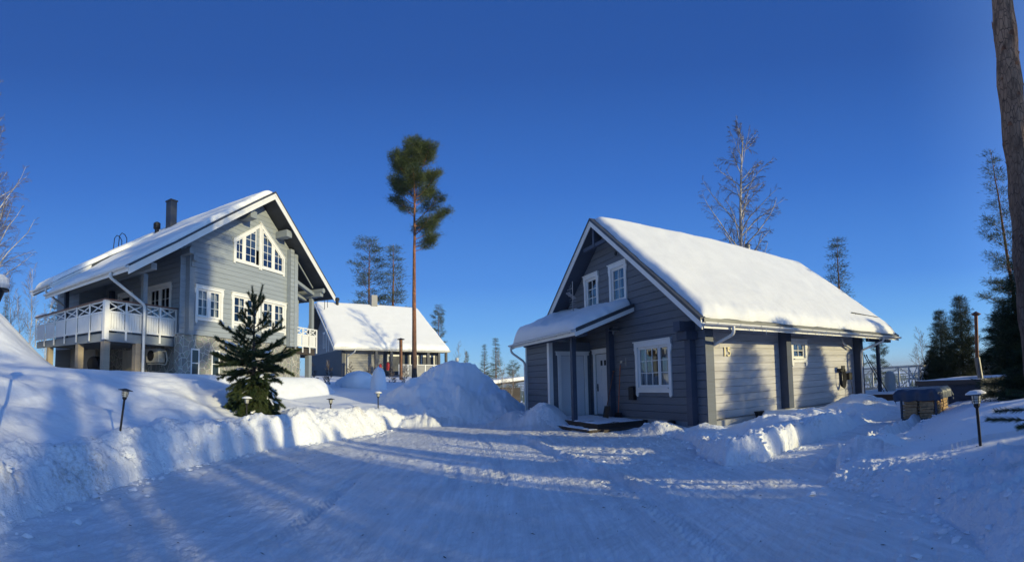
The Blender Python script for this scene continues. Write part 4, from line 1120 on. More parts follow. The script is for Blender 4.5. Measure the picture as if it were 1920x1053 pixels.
    so = MB(); roof_slab(so, [(-3.02, 6.06), (4.45, 10.265), (9.58, 6.27)], XE + .02, XM, .15); so.build('soffit', MT['soffit'], roof2)
    mw, md = MB(), MB(); rake(mw, md, .86, 1, prof, .26, .05); mw2, md2 = MB(), MB(); rake(mw2, md2, XE, -1, profb, .26, .05)
    mw.build('barge_board', MT['white'], roof); md.build('flashing', MT['roofmetal'], roof); mw2.build('barge_board', MT['white'], roof2)
    fb = MB(); fb.box((XM, -3.36, 5.28), (.86, -3.325, 5.49)); fb.box((XM, 9.625, 6.1), (.86, 9.65, 6.28)); fb.build('fascia', MT['white'], roof)
    fb = MB(); fb.box((XE, -3.09, 5.88), (XM, -3.055, 6.085)); fb.build('fascia', MT['white'], roof2)
    m3, d3 = MB(), MB(); rake(m3, d3, XM, 1, [(-3.05, 6.10), (-.9, 7.31)], .20, .05); m3.build('barge_board', MT['white'], roof2)
    snow_slab(roof, 'snow_layer', XM, .9, prof, [(-3.3, .16), (-1, .24), (3, .28), (4.45, .28), (7, .3)], inset=(.02, .16, .08, .06), seed=12, n_x=120, lump=.05, edge=.22)
    snow_slab(roof2, 'snow_layer', XE, XM, profb, .26, inset=(.05, -.02, .06, .05), seed=15, n_x=50, lump=.05)
    gutter(Hs, (-8.95, -3.17, 6.04), (-6.52, -3.17, 6.04), .07, 5)
    gutter(Hs, (-6.4, -3.44, 5.46), (.90, -3.44, 5.46), .07, 12)
    downpipe(Hs, [(-6.9, -3.17, 5.90), (-6.9, -3.17, 5.72), (-7.6, -1.62, 5.1), (-7.6, -1.62, 3.2)], .055)
    downpipe(Hs, [(-.15, -3.44, 5.40), (-.15, -3.44, 5.22), (-.28, -1.80, 4.40), (-.28, -1.80, 1.5)], .06)
    for (y0, y1, z0, z1) in ((3.02, 3.44, 8.82, 9.14), (5.58, 6.0, 8.60, 8.92)):
        p = MB(); p.box((.02, y0, z0), (.66, y1, z1)); p.box((.664, y0 + .0, z0), (.69, y1, z1)); p.build('purlin_end', MT['greytrim'], Hs)
    p = MB(); p.box((-7.5, -2.12, 5.62), (.55, -1.86, 5.86)); p.build('purlin', MT['greytrim'], Hs)
    p = MB(); p.box((-8.6, 8.6, 6.14), (.62, 8.86, 6.34)); p.tube([(-8.6, 8.73, 6.44), (.75, 8.73, 6.44)], .13, 12); p.build('purlin', MT['greytrim'], Hs)
    t = MB(); t.bar((.12, 7.06, 6.72), (.12, 8.95, 6.20), .16, .18, up=(1, 0, 0)); t.bar((-.5, 7.06, 6.4), (-.5, 8.8, 6.1), .2, .2, up=(1, 0, 0))
    t.bar((.15, 7.06, 7.85), (.15, 8.55, 6.62), .05, .07); t.bar((-1.6, 7.06, 7.6), (-1.6, 8.55, 6.6), .05, .07); t.build('roof_brace', MT['greytrim'], Hs)
    # windows
    for i, (a, b, z0, z1) in enumerate(wins):
        m = (a + b) / 2
        window(Hs, G, a, b, z0, z1, [(a + .03, m - .07, 2, 3), (m + .07, b - .03, 2, 3)], cw=.12, curtain=.16, head=.12)
    bl = MB(); wbox(bl, G, .68, 1.88, -.20, -.19, 4.95, 5.34); bl.build('blind', MT['curtain'], Hs)
    window(Hs, S, -2.50, -1.05, 4.05, 5.52, [(-2.47, -1.83, 2, 3), (-1.72, -1.08, 2, 3)], cw=.12, head=.12, curtain=.14)
    d = MB(); wbox(d, S, -5.2, -5.1, .002, .05, 3.2, 5.6); wbox(d, S, -4.0, -3.9, .002, .05, 3.2, 5.6); wbox(d, S, -5.2, -3.9, .002, .055, 5.6, 5.72); wbox(d, S, -5.1, -4.0, -.05, -.01, 3.2, 4.3); wbox(d, S, -5.1, -4.9, -.05, -.01, 4.3, 5.6); wbox(d, S, -4.2, -4.0, -.05, -.01, 4.3, 5.6); wbox(d, S, -4.9, -4.2, -.05, -.01, 5.45, 5.6)
    do = d.build('balcony_door', MT['white'], Hs); d2 = MB(); wbox(d2, S, -4.9, -4.2, -.045, -.03, 4.3, 5.45); d2.build('pane', MT['glass'], do)
    # trapezoid attic windows
    def trap(ya, yb, tl, tr, zb, panes):
        w = MB(); cw = .11
        ztop = lambda y: tl[1] + (tr[1] - tl[1]) * (y - tl[0]) / (tr[0] - tl[0])
        w.prism([(ya - cw, zb - cw - .08), (ya, zb - cw - .08), (ya, ztop(ya)), (ya - cw, ztop(ya - cw))], .002, .05, G)
        w.prism([(yb, zb - cw - .08), (yb + cw, zb - cw - .08), (yb + cw, ztop(yb + cw)), (yb, ztop(yb))], .002, .05, G)
        w.prism([(ya, zb - cw), (yb, zb - cw), (yb, zb), (ya, zb)], .002, .046, G)
        w.prism([(ya - cw - .04, ztop(ya - cw - .04)), (yb + cw, ztop(yb + cw)), (yb + cw, ztop(yb + cw) + .15), (ya - cw - .04, ztop(ya - cw - .04) + .15)], .002, .056, G)
        w.prism([(ya - cw - .08, ztop(ya - cw - .08) + .152), (yb + cw, ztop(yb + cw) + .152), (yb + cw, ztop(yb + cw) + .18), (ya - cw - .08, ztop(ya - cw - .08) + .18)], .002, .09, G)
        for (p, q) in panes[:-1]:
            pass
        for (p0, p1), (q0, q1) in zip(panes[:-1], panes[1:]): w.prism([(p1, zb), (q0, zb), (q0, ztop(q0)), (p1, ztop(p1))], .002, .04, G)
        wo = w.build('attic_window', MT['white'], Hs)
        f = MB(); gl = MB(); cu = MB()
        for (p, q) in panes:
            ft = .045
            f.prism([(p, zb), (p + ft, zb), (p + ft, ztop(p + ft)), (p, ztop(p))], .004, .03, G); f.prism([(q - ft, zb), (q, zb), (q, ztop(q)), (q - ft, ztop(q - ft))], .004, .03, G)
            f.prism([(p + ft, zb), (q - ft, zb), (q - ft, zb + ft), (p + ft, zb + ft)], .004, .03, G)
            f.prism([(p + ft, ztop(p + ft) - ft * 1.3), (q - ft, ztop(q - ft) - ft * 1.3), (q - ft, ztop(q - ft)), (p + ft, ztop(p + ft))], .004, .03, G)
            mid = (p + q) / 2
            f.prism([(mid - .012, zb + ft), (mid + .012, zb + ft), (mid + .012, ztop(mid + .012) - .05), (mid - .012, ztop(mid - .012) - .05)], .006, .024, G)
            z = zb + .36
            while z < max(ztop(p), ztop(q)) - .1:
                yl, yr = p + ft, q - ft
                if ztop(yl) < z: yl = tl[0] + (z - tl[1]) * (tr[0] - tl[0]) / (tr[1] - tl[1])
                if ztop(yr) < z: yr = tl[0] + (z - tl[1]) * (tr[0] - tl[0]) / (tr[1] - tl[1])
                if yr > yl: wbox(f, G, yl, yr, .008, .022, z - .011, z + .011)
                z += .36
            gl.prism([(p + ft, zb + ft), (q - ft, zb + ft), (q - ft, ztop(q - ft) - .05), (p + ft, ztop(p + ft) - .05)], .0125, .0145, G)
        f.build('frame', MT['white'], wo); gl.build('pane', MT['glass'], wo)
    trap(2.78, 4.36, (2.64, 7.72), (4.47, 8.86), 7.0, [(2.80, 3.26), (3.40, 4.14)])
    trap(4.56, 6.16, (4.47, 8.86), (6.28, 7.58), 7.0, [(4.62, 5.32), (5.46, 6.12)])
    # wall behind the attic openings' slanted remainder (curtained recess)
    ab = MB(); wbox(ab, G, 2.5, 6.5, -1.5, -1.45, 6.6, 9.0); ab.build('attic_room', MT['interior'], Hs)
    # left balcony
    b = MB(); P0 = plane_x(-.5, 1); P1 = plane_y(-3.36, -1)
    rail_panel(b, P0, -3.30, -.12, 3.32, 4.44, 4, post_drop=.34)
    fr = b.build('balcony_railing', MT['white'], Hs)
    b = MB(); rail_panel(b, P1, -7.4, -.56, 3.32, 4.44, 6, post_drop=.34); b.build('balcony_railing', MT['white'], Hs)
    b = MB(); b.box((-.60, -3.46, 2.98), (-.42, -3.28, 4.46)); b.box((-.46, -.08, 3.02), (-.34, .04, 3.48)); b.build('railing_post', MT['white'], Hs)
    b = MB(); b.box((-.62, -3.5, 4.442), (-.36, -.08, 4.475)); b.box((-7.45, -3.5, 4.442), (-.63, -3.24, 4.475)); b.build('handrail', mat('brown_handrail', (.20, .11, .08), .6), Hs)
    b = MB(); b.box((-.56, -3.30, 2.92), (-.48, -.05, 3.22)); b.box((-7.4, -3.33, 2.92), (-.57, -3.25, 3.22))
    for k in range(9): b.box((-7.2 + k * .8, -3.2, 3.0), (-7.12 + k * .8, -.02, 3.20))
    b.box((-7.4, -3.24, 3.222), (-.57, -.02, 3.26)); b.build('balcony_floor', MT['greytrim'], Hs)
    for (x, y, w) in ((-.66, -3.26, .26), (-.60, -1.9, .24), (-2.9, -3.2, .26), (-6.0, -3.2, .26)):
        b = MB(); b.box((x - w / 2, y - w / 2, 1.2), (x + w / 2, y + w / 2, 2.915)); b.build('balcony_post', MT['timber'], Hs)
    b = MB(); b.box((-.62, -1.76, 3.26), (-.44, -1.56, 5.66)); b.build('roof_post', MT['greytrim'], Hs)
    b = MB(); b.box((-6.6, -2.3, 3.26), (-6.4, -2.1, 5.9)); b.box((-5.7, -.25, 3.26), (-5.5, -.02, 5.9)); b.build('roof_post', MT['bluedark'], Hs)
    sn = MB()
    X, Y = np.meshgrid(np.linspace(-7.45, -6.3, 30), np.linspace(-3.5, -3.24, 12), indexing='ij')
    ed = np.minimum(np.minimum(X + 7.45, -6.3 - X) * .5, np.minimum(Y + 3.5, -3.24 - Y)); Z = 4.477 + .13 * np.sqrt(np.clip(ed / .13, 0, 1)) + .02 * fbm(X * 4, Y * 4, 3, 2)
    V = np.stack([X, Y, Z], -1).reshape(-1, 3); i, j = np.meshgrid(np.arange(29), np.arange(11), indexing='ij')
    np_mesh('rail_snow', V, np.stack([i * 12 + j, (i + 1) * 12 + j, (i + 1) * 12 + j + 1, i * 12 + j + 1], -1).reshape(-1, 4), MT['roofsnow'], True, parent=Hs)
    # right balcony
    b = MB(); rail_panel(b, plane_x(.06, 1), 7.12, 9.0, 3.42, 4.42, 3, post_drop=.30); b.build('balcony_railing', MT['white'], Hs)
    b = MB(); b.box((-7.0, 7.04, 3.02), (.0, 9.0, 3.36)); b.build('balcony_floor', MT['darktimber'], Hs)
    b = MB(); b.box((-.16, 8.66, 3.37), (.02, 8.88, 6.14)); b.build('roof_post', MT['greytrim'], Hs)
    b = MB(); log_wall(b, plane_x(-.70, 1), lambda z: 8.22, lambda z: 8.46, 3.37, 6.3, .215); b.box((-.95, 8.22, 3.37), (-.72, 8.45, 6.3)); b.build('roof_post', MT['greywall'], Hs)
    for y, x in ((8.55, -.1), (7.35, -.9)):
        b = MB(); b.box((x - .13, y - .13, .9), (x + .13, y + .13, 3.015)); b.build('balcony_post', MT['greytrim'], Hs)
    # chimney, vent, roof ladder
    c = MB(); c.box((-5.5, 3.0, 9.2), (-5.08, 3.42, 11.15)); c.box((-5.54, 2.96, 11.15), (-5.04, 3.46, 11.22)); c.build('chimney', MT['roofmetal'], roof)
    c = MB(); c.lathe((-6.3, 3.0, 9.4), [(.12, 0), (.12, .45), (.2, .5), (.2, .78), (.1, .85), (0, .86)], 14); c.build('roof_vent', MT['black'], roof)
    c = MB()
    for x in (-8.9, -8.35):
        c.tube([(x, 1.75, 8.7), (x, 1.85, 9.75), (x, 2.0, 9.95), (x, 2.2, 9.9), (x, 2.35, 9.7), (x, 2.35, 8.9)], .025, 6)
    c.prism([(2.3, 9.25), (3.3, 9.88), (3.3, 9.94), (2.3, 9.31)], -8.9, -8.35, lambda s, d, z: (d, s, z)); c.build('roof_ladder', MT['black'], roof)
    # air conditioner under the balcony
    a = MB(); a.box((-2.05, -.42, 2.28), (-1.2, -.06, 2.86)); a.tube([(-1.2, -.2, 2.75), (-.95, -.2, 2.75), (-.88, -.18, 2.4), (-1.0, -.15, 2.2), (-1.4, -.1, 2.16)], .03, 8); a.box((-2.0, -.4, 2.2), (-1.25, -.05, 2.24))
    ao = a.build('heat_pump', MT['acwhite'], Hs); f = MB(); f.lathe((0, 0, 0), [(.23, 0), (.23, .02), (.0, .03)], 24); fo = f.build('fan_grille', MT['black'], ao); fo.location = (-1.72, -.422, 2.57); fo.rotation_euler = (math.pi / 2, 0, 0)
    l = MB(); l.lathe((-7.9, -1.62, 5.5), [(.0, 0), (.06, .02), (.06, .12), (.02, .14)], 10); l.build('wall_lamp', MT['alu'], Hs)
    # under-balcony boiler drum
    l = MB(); l.lathe((0, 0, 0), [(.33, 0), (.35, .05), (.35, .7), (.33, .75)], 20); lo_ = l.build('stored_drum', MT['black'], Hs); lo_.location = (-3.6, -1.6, 2.15); lo_.rotation_euler = (math.pi / 2, 0, .3)
    return Hs
HL = build_left_house()

# ---------------------------------------------------------------- house beyond (third)
def build_third_house():
    o3 = at(640, 705, 43); az = -.66
    Hs = house_empty('log_house', (o3.x, o3.y), az, 0.0, 'smaller grey house with one broad snowy roof slope, farther off beside the villa')
    S = plane_y(0, -1); G = plane_x(0, -1); D = 12.0; L = 9.9
    g = MB()
    opens = [(4.4, 7.0, 2.9, 4.2), (7.6, 8.9, 2.9, 4.2)]
    log_wall(g, S, lambda z: 0, lambda z: L - .4, 2.2, 4.75, .24, [])
    log_wall(g, G, lambda z: max(0, 6 - (9.3 - z) / .76), lambda z: min(D, 6 + (9.3 - z) / .76), 1.4, 9.25, .24, brk=(4.74,))
    g.build('wall', MT['third'], Hs)
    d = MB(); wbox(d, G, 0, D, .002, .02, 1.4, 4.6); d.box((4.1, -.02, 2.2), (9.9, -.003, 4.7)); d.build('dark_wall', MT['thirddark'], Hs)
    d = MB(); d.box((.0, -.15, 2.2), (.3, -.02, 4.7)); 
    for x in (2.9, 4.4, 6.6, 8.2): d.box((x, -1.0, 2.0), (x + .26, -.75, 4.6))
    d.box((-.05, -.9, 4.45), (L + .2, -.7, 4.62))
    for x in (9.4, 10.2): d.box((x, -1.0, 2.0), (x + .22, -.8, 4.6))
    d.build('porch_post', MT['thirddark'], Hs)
    prof = [(-1.05, 4.72), (6, 9.75), (13.05, 4.72)]
    r = MB(); roof_slab(r, prof, -1.0, L + .75, .06); roof = r.build('roof', MT['roofmetal'], Hs)
    so = MB(); roof_slab(so, [(y, z - .064) for y, z in prof], -.98, L + .73, .15); so.build('soffit', MT['soffit'], roof)
    mw, md = MB(), MB(); rake(mw, md, -1.0, -1, prof, .22, .05); mw.build('barge_board', MT['white'], roof)
    f = MB(); f.box((-1.0, -1.10, 4.52), (L + .75, -1.06, 4.72)); f.build('fascia', MT['white'], roof)
    snow_slab(roof, 'snow_layer', -1.0, L + .75, prof, .34, inset=(.03, .03, .02, .02), seed=33, n_x=80, lump=.03, edge=.35)
    gutter(Hs, (-1.0, -1.18, 4.66), (L + .75, -1.18, 4.66), .08, 8)
    downpipe(Hs, [(.9, -1.18, 4.58), (.9, -1.15, 4.35), (.55, -.2, 4.0), (.55, -.2, 2.2)], .05)
    window(Hs, S, 4.6, 5.9, 2.9, 4.1, [(4.63, 5.87, 3, 3)], cw=.1, ornate=False, sill=False)
    window(Hs, S, 6.9, 7.6, 2.4, 4.1, [(6.93, 7.57, 2, 1)], cw=.1, ornate=False, sill=False)
    window(Hs, S, 8.1, 9.4, 2.9, 4.1, [(8.13, 9.37, 3, 3)], cw=.1, ornate=False, sill=False)
    window(Hs, G, 4.2, 4.9, 4.8, 7.2, [(4.23, 4.87, 2, 4)], cw=.1, ornate=False, sill=False)
    window(Hs, G, 5.6, 6.2, 5.2, 6.6, [(5.63, 6.17, 2, 3)], cw=.1, ornate=False, sill=False)
    window(Hs, G, 1.9, 2.4, 5.2, 6.6, [(1.93, 2.37, 1, 3)], cw=.1, ornate=False, sill=False)
    c = MB(); c.box((5.0, 5.4, 9.3), (5.65, 6.05, 10.9)); c.build('chimney', MT['third'], roof)
    c = MB(); c.lathe((1.2, 5.4, 9.5), [(.16, 0), (.16, .5), (.24, .55), (.24, .8), (0, .9)], 12); c.build('roof_vent', MT['black'], roof)
    v = MB(); v.tube([(-.6, 3.7, 8.8), (-.6, 3.7, 9.9), (-.3, 3.7, 9.9), (-.3, 3.7, 9.0)], .03, 6); v.build('roof_ladder', MT['black'], roof)
    # terrace with lattice railing
    t = MB(); rail_panel(t, plane_y(-2.4, -1), 4.6, 11.6, 2.35, 3.25, 8, slat=False, stubs=False); rail_panel(t, plane_x(11.6, 1), -2.4, .4, 2.35, 3.25, 3, slat=False, stubs=False)
    t.build('terrace_railing', MT['white'], Hs)
    t = MB(); t.box((4.6, -2.38, 1.2), (11.58, -.05, 2.3)); t.box((4.6, -2.44, 1.3), (11.6, -2.39, 3.2)); t.build('terrace', MT['third'], Hs)
    return Hs, o3, az
H3, O3, AZ3 = build_third_house()
def h3w(x, y, z):
    return Vector((O3.x + x * math.cos(AZ3) + y * math.sin(AZ3), O3.y - x * math.sin(AZ3) + y * math.cos(AZ3), z))
for i, x in enumerate((3.35, 4.1)):
    e = empty('fire_extinguisher', h3w(x, -1.08, 2.75), -AZ3, 'red fire extinguisher hanging on the far grey house wall, ' + ('the left and smaller' if i == 0 else 'the right and larger') + ' of two', 'fire extinguisher', 'red extinguishers on the far house')
    k = .62 if i == 0 else .8
    m = MB(); m.lathe((0, 0, 0), [(.19 * k, 0), (.2 * k, .04), (.2 * k, .72 * k), (.12 * k, .85 * k), (.05, .9 * k)], 16); m.build('cylinder', MT['red'], e)
    m = MB(); m.box((-.05, -.04, .9 * k), (.09, .04, .98 * k)); m.tube([(.05, 0, .94 * k), (.17, 0, .8 * k), (.19, 0, .3)], .02, 6); m.build('nozzle', MT['black'], e)

# ---------------------------------------------------------------- trees
def tri_cloud(name, base, dirs, length, width, m, parent=None, seed=0, per=1, link=True):
    """many thin needle-like leaves: base points (n,3), directions (n,3)"""
    rng = np.random.default_rng(seed)
    n = len(base); L = length * rng.uniform(.6, 1.25, (n, 1))
    side = np.cross(dirs, rng.normal(size=(n, 3))); side /= np.linalg.norm(side, axis=1, keepdims=True) + 1e-9
    a = base - side * width * .5; b = base + side * width * .5; c = base + dirs * L + side * width * .12; d = base + dirs * L - side * width * .12
    V = np.stack([a, b, c, d], 1).reshape(-1, 3); F = np.arange(n * 4).reshape(-1, 4)
    return np_mesh(name, V, F, m, False, parent, link)

def unit(v): return v / (np.linalg.norm(v, axis=-1, keepdims=True) + 1e-9)

def make_tree_meshes(kind, seed, H, cb, cr, trunk_r, leaf, bark, lean=(0, 0), n_limb=60, tuft=(70, .17, .016), shape='pine', gaps=None, droop=0.0, skirt=1.0, dens=1.0, limb_bark=None, bias=(0, 0), yaw_gap=0, topk=.12, flat=.35, sub=5):
    """returns (trunk mesh, crown mesh). cb: height where the crown starts; cr: crown radius"""
    rng = np.random.default_rng(seed); random.seed(seed)
    t = MB()
    ns = 22; pts = []; rad = []
    wob = rng.normal(0, .012 * H, (ns + 1, 2)).cumsum(0) * .12
    for i in range(ns + 1):
        k = i / ns
        pts.append((lean[0] * k * H + wob[i, 0] * k, lean[1] * k * H + wob[i, 1] * k, k * H - (.3 if i == 0 else 0)))
        rad.append(max(.012, trunk_r * (1 - k) ** .75 * (1 + .35 * max(0, 1 - k * 18))))
    t.tube(pts, rad, 10)
    P = np.array(pts)
    def axis(z):
        k = z / H * ns; i = int(min(ns - 1, max(0, math.floor(k)))); return P[i] + (P[i + 1] - P[i]) * (k - i)
    bases, dirs = [], []
    lb = MB()
    for q in range(n_limb):
        u = (q + rng.uniform(-.4, .4)) / n_limb; u = min(.995, max(0, u))
        z = cb + (H - cb) * u
        if shape == 'pine': prof = cr * (.50 + .65 * math.sin(math.pi * min(1, u * .95 + .08)) ** .8) * (1 - u ** 5 * .7)
        elif shape == 'cone': prof = cr * (1 - u) ** .95 * (1 - .2 * (1 - u) ** 6) + .02 * H * topk
        else: prof = cr * (math.sin(math.pi * (.12 + .80 * (1 - u))) ** .7)
        az = q * 2.39996 + rng.uniform(-.4, .4)
        if gaps and any(a <= u <= b and math.cos(az - c) > d for a, b, c, d in gaps): continue
        L = prof * rng.uniform(.6, 1.12) * (1 + bias[0] * math.cos(az) + bias[1] * math.sin(az))
        if L < .1: continue
        rise = (.25 + .9 * u - droop) * rng.uniform(.7, 1.3)
        o = axis(z); d0 = np.array([math.cos(az), math.sin(az), rise * .6]); d0 /= np.linalg.norm(d0)
        npt = 6; lp = [o]
        d = d0.copy()
        for k in range(npt):
            d = d + np.array([rng.normal(0, .10), rng.normal(0, .10), rng.normal(.03, .06) + (.06 if shape == 'pine' else (-.05 if droop > .3 else .02))]); d /= np.linalg.norm(d)
            lp.append(lp[-1] + d * L / npt)
        lr = max(.006, trunk_r * .22 * (L / cr) * (1 - u * .6))
        lb.tube(lp, [lr * (1 - .8 * k / npt) for k in range(npt + 1)], 5, cap=False)
        # side twigs carrying tufts
        nt = max(3, int(sub * L * dens / (cr ** .3)))
        for w in range(nt):
            k = (0.30 if shape != 'cone' else .12) + (.70 if shape != 'cone' else .88) * (w + rng.uniform(0, 1)) / nt; k = min(.999, k); i = int(k * npt); p = lp[i] + (lp[i + 1] - lp[i]) * (k * npt - i)
            dd = lp[min(npt, i + 1)] - lp[i]; dd = dd / np.linalg.norm(dd)
            sd = np.cross(dd, [0, 0, 1]); sd /= np.linalg.norm(sd) + 1e-9
            sgn = 1 if w % 2 else -1
            tl = (L * .34 * (1.15 - k) + .12 * cr * .5) * rng.uniform(.6, 1.2)
            td = dd * .7 + sd * sgn * rng.uniform(.4, 1.0) + np.array([0, 0, rng.uniform(-.12, .35) - droop * .5]); td /= np.linalg.norm(td)
            e = p + td * tl
            if tl > .25: lb.tube([p, e], [lr * .3, .003], 3, cap=False)
            for m_ in range(2 if tl > .35 else 1):
                kk = .55 + .45 * m_ if tl > .35 else 1.0
                c = p + td * tl * kk
                n = int(tuft[0] * rng.uniform(.6, 1.3)); R_ = tuft[1] * rng.uniform(.8, 1.5)
                pp = c + rng.normal(size=(n, 3)) * np.array([R_, R_, R_ * flat]) * .8
                bases.append(pp); dr = unit((pp - c) * 1.2 + td * R_ * .8 + rng.normal(size=(n, 3)) * R_ * .5 + np.array([0, 0, R_ * .25])); dirs.append(dr)
    bases = np.concatenate(bases); dirs = np.concatenate(dirs)
    crown = tri_cloud('crown', bases, dirs, tuft[1] * .85, tuft[2], MT[leaf], seed=seed, link=False)
    nv = len(t.v); t.v += lb.v; t.f += [tuple(nv + i for i in f) for f in lb.f]; t.sm += lb.sm
    me = bpy.data.meshes.new('trunk'); me.from_pydata(t.v, [], t.f); me.polygons.foreach_set('use_smooth', t.sm); me.materials.append(MT[bark]); me.update()
    return me, crown

def place_tree(name, meshes, loc, label, cat, group=None, rz=0.0, sc=1.0, sxy=None):
    e = empty(name, loc, rz, label, cat, group)
    e.scale = (sxy or sc, sxy or sc, sc)
    a = link_mesh('trunk', meshes[0], e); b = link_mesh('crown', meshes[1], e)
    return e

def tree_at(x, ytop, dist, Hm, zsink=0.0):
    """where a tree of mesh height Hm must stand so that its top shows at pixel (x, ytop); returns loc and scale for its ground height"""
    p = at(x, ytop, dist); g = gz(p.x, p.y); h = p.z - g
    return Vector((p.x, p.y, g - zsink)), (h + zsink) / Hm

pine_big = make_tree_meshes('pine', 3, 17.0, 9.2, 2.55, .19, 'needle', 'pinebark', n_limb=70, tuft=(105, .17, .022), shape='pine', gaps=[(0, .30, math.pi, -.25), (.30, .38, math.pi, .6), (.30, .40, 0.0, .2), (.5, .58, 0.3, .3)], dens=1.5, bias=(.08, 0), sub=5, flat=.55)
pine_a = make_tree_meshes('pine', 11, 14.0, 4.5, 1.9, .17, 'needle_blue', 'pinebark', n_limb=44, tuft=(34, .26, .034), shape='round', dens=1.0, flat=.3)
pine_b = make_tree_meshes('pine', 12, 14.0, 3.2, 2.5, .17, 'needle_blue', 'pinebark', n_limb=52, tuft=(30, .26, .034), shape='cone', dens=1.0, flat=.25)
pine_c = make_tree_meshes('pine', 14, 14.0, 5.5, 2.2, .18, 'needle_blue', 'pinebark', n_limb=32, tuft=(34, .28, .034), shape='pine', dens=.95, flat=.3)
spruce_a = make_tree_meshes('spruce', 21, 7.0, .3, 2.5, .11, 'spruce', 'darkbark', n_limb=120, tuft=(56, .17, .022), shape='cone', droop=.35, dens=2.4, flat=.5, sub=6)
spruce_b = make_tree_meshes('spruce', 22, 7.0, .2, 2.3, .11, 'thuja', 'darkbark', n_limb=105, tuft=(50, .16, .02), shape='cone', droop=.0, dens=2.0, flat=.45, sub=6)

spruce_c = make_tree_meshes('spruce', 25, 7.0, .3, 2.3, .11, 'spruce', 'darkbark', n_limb=80, tuft=(40, .15, .022), shape='cone', droop=.1, dens=1.4, flat=.6, sub=6)
e = place_tree('pine_tree', pine_big, (0, 0, 0), 'tallest pine with a bare orange trunk and dense crown, standing before the far grey house', 'pine tree')
loc, k = tree_at(783, 267, 31, 17.0); loc2 = at(777, 720, 31); e.location = (loc2.x, loc2.y, loc.z); e.scale = (k * .96, k * .96, k)
e.rotation_euler = (0, math.radians(.3), .15)
bgt = [('a', 692, 452, 62, 'slim pine behind the chimney of the far grey house'), ('b', 737, 457, 60, 'broad cone-shaped pine just left of the tallest pine trunk'),
       ('c', 822, 572, 70, 'narrow pine standing at the right end of the far grey house'),
       ('a', 875, 660, 75, 'small pine showing over the left top of the ploughed snow pile'),
       ('b', 908, 644, 68, 'pine of moderate height behind the snow pile, left of the tallest one there'), ('b', 929, 632, 66, 'tallest pine behind the right flank of the snow pile'),
       ('c', 962, 676, 60, 'small flat-topped pine beside the corner of the blue-grey cottage'),
       ('b', 1568, 443, 42, 'tall pine rising over the far end of the cottage roof'),
       ('c', 1645, 632, 34, 'pine seen through the terrace beneath the roof end of the cottage'),
       ('b', 12, 553, 55, 'small dark conifer at the left edge among bare birches'), ('c', 117, 555, 48, 'dark conifer behind the far end of the white balcony'),
       ('b', 660, 640, 90, 'x'), ]
ms = dict(a=pine_a, b=pine_b, c=pine_c)
for i, (k_, x, y, d, lab) in enumerate(bgt):
    if lab == 'x': continue
    loc, k = tree_at(x, y, d, 14.0, .3)
    w = {692: 1.1, 737: 1.25, 822: .7, 875: .7, 908: .9, 929: 1.0, 962: .9, 1568: 1.0, 1645: .95, 12: .8, 117: 1.1}[x]
    place_tree('pine_tree', ms[k_], loc, lab, 'pine tree', 'pines beyond the houses', rz=i * 1.7, sc=k, sxy=k * w)
# spruces on the right
for (msh, x, y, d, lab, w) in ((spruce_b, 1797, 553, 21, 'dark bushy conifer behind the hot tub, the taller of the two there', 1.0), (spruce_b, 1760, 580, 22, 'dark bushy conifer behind the hot tub, the shorter and left of the two there', .95),
                               (spruce_a, 1745, 655, 23, 'low dark conifer behind the left corner of the hot tub', 1.2)):
    loc, k = tree_at(x, y, d, 7.0, .2)
    place_tree('conifer', msh, loc, lab, 'conifer', 'conifers behind the hot tub', rz=x, sc=k, sxy=k * w)
loc, k = tree_at(1925, 455, 12.0, 7.0, .2)
place_tree('spruce_tree', spruce_a, loc, 'big dark spruce at the right edge, behind the flue pipe', 'spruce', rz=1.0, sc=k, sxy=k * 1.05)
loc, k = tree_at(1878, 560, 19, 7.0, .2)
place_tree('spruce_tree', spruce_a, loc, 'dark spruce between the flue pipe and the big spruce at the right edge', 'spruce', rz=2.6, sc=k, sxy=k * 1.2)
# slender pine right
pine_r = make_tree_meshes('pine', 31, 15.0, 5.0, 2.6, .17, 'needle', 'pinebark', n_limb=38, tuft=(40, .22, .026), shape='cone', dens=1.1, flat=.3, lean=(0, 0), droop=-.1)
loc, k = tree_at(1862, 278, 27, 15.0, .2); fo = at(1925, 700, 27)
e = place_tree('pine_tree', pine_r, (fo.x, fo.y, loc.z), 'slender leaning pine with open branches, left of the thick trunk at the right edge', 'pine tree', rz=.4, sc=k)
tv = Vector((loc.x - fo.x, loc.y - fo.y, k * 15)); e.rotation_euler = tv.to_track_quat('Z', 'Y').to_euler()
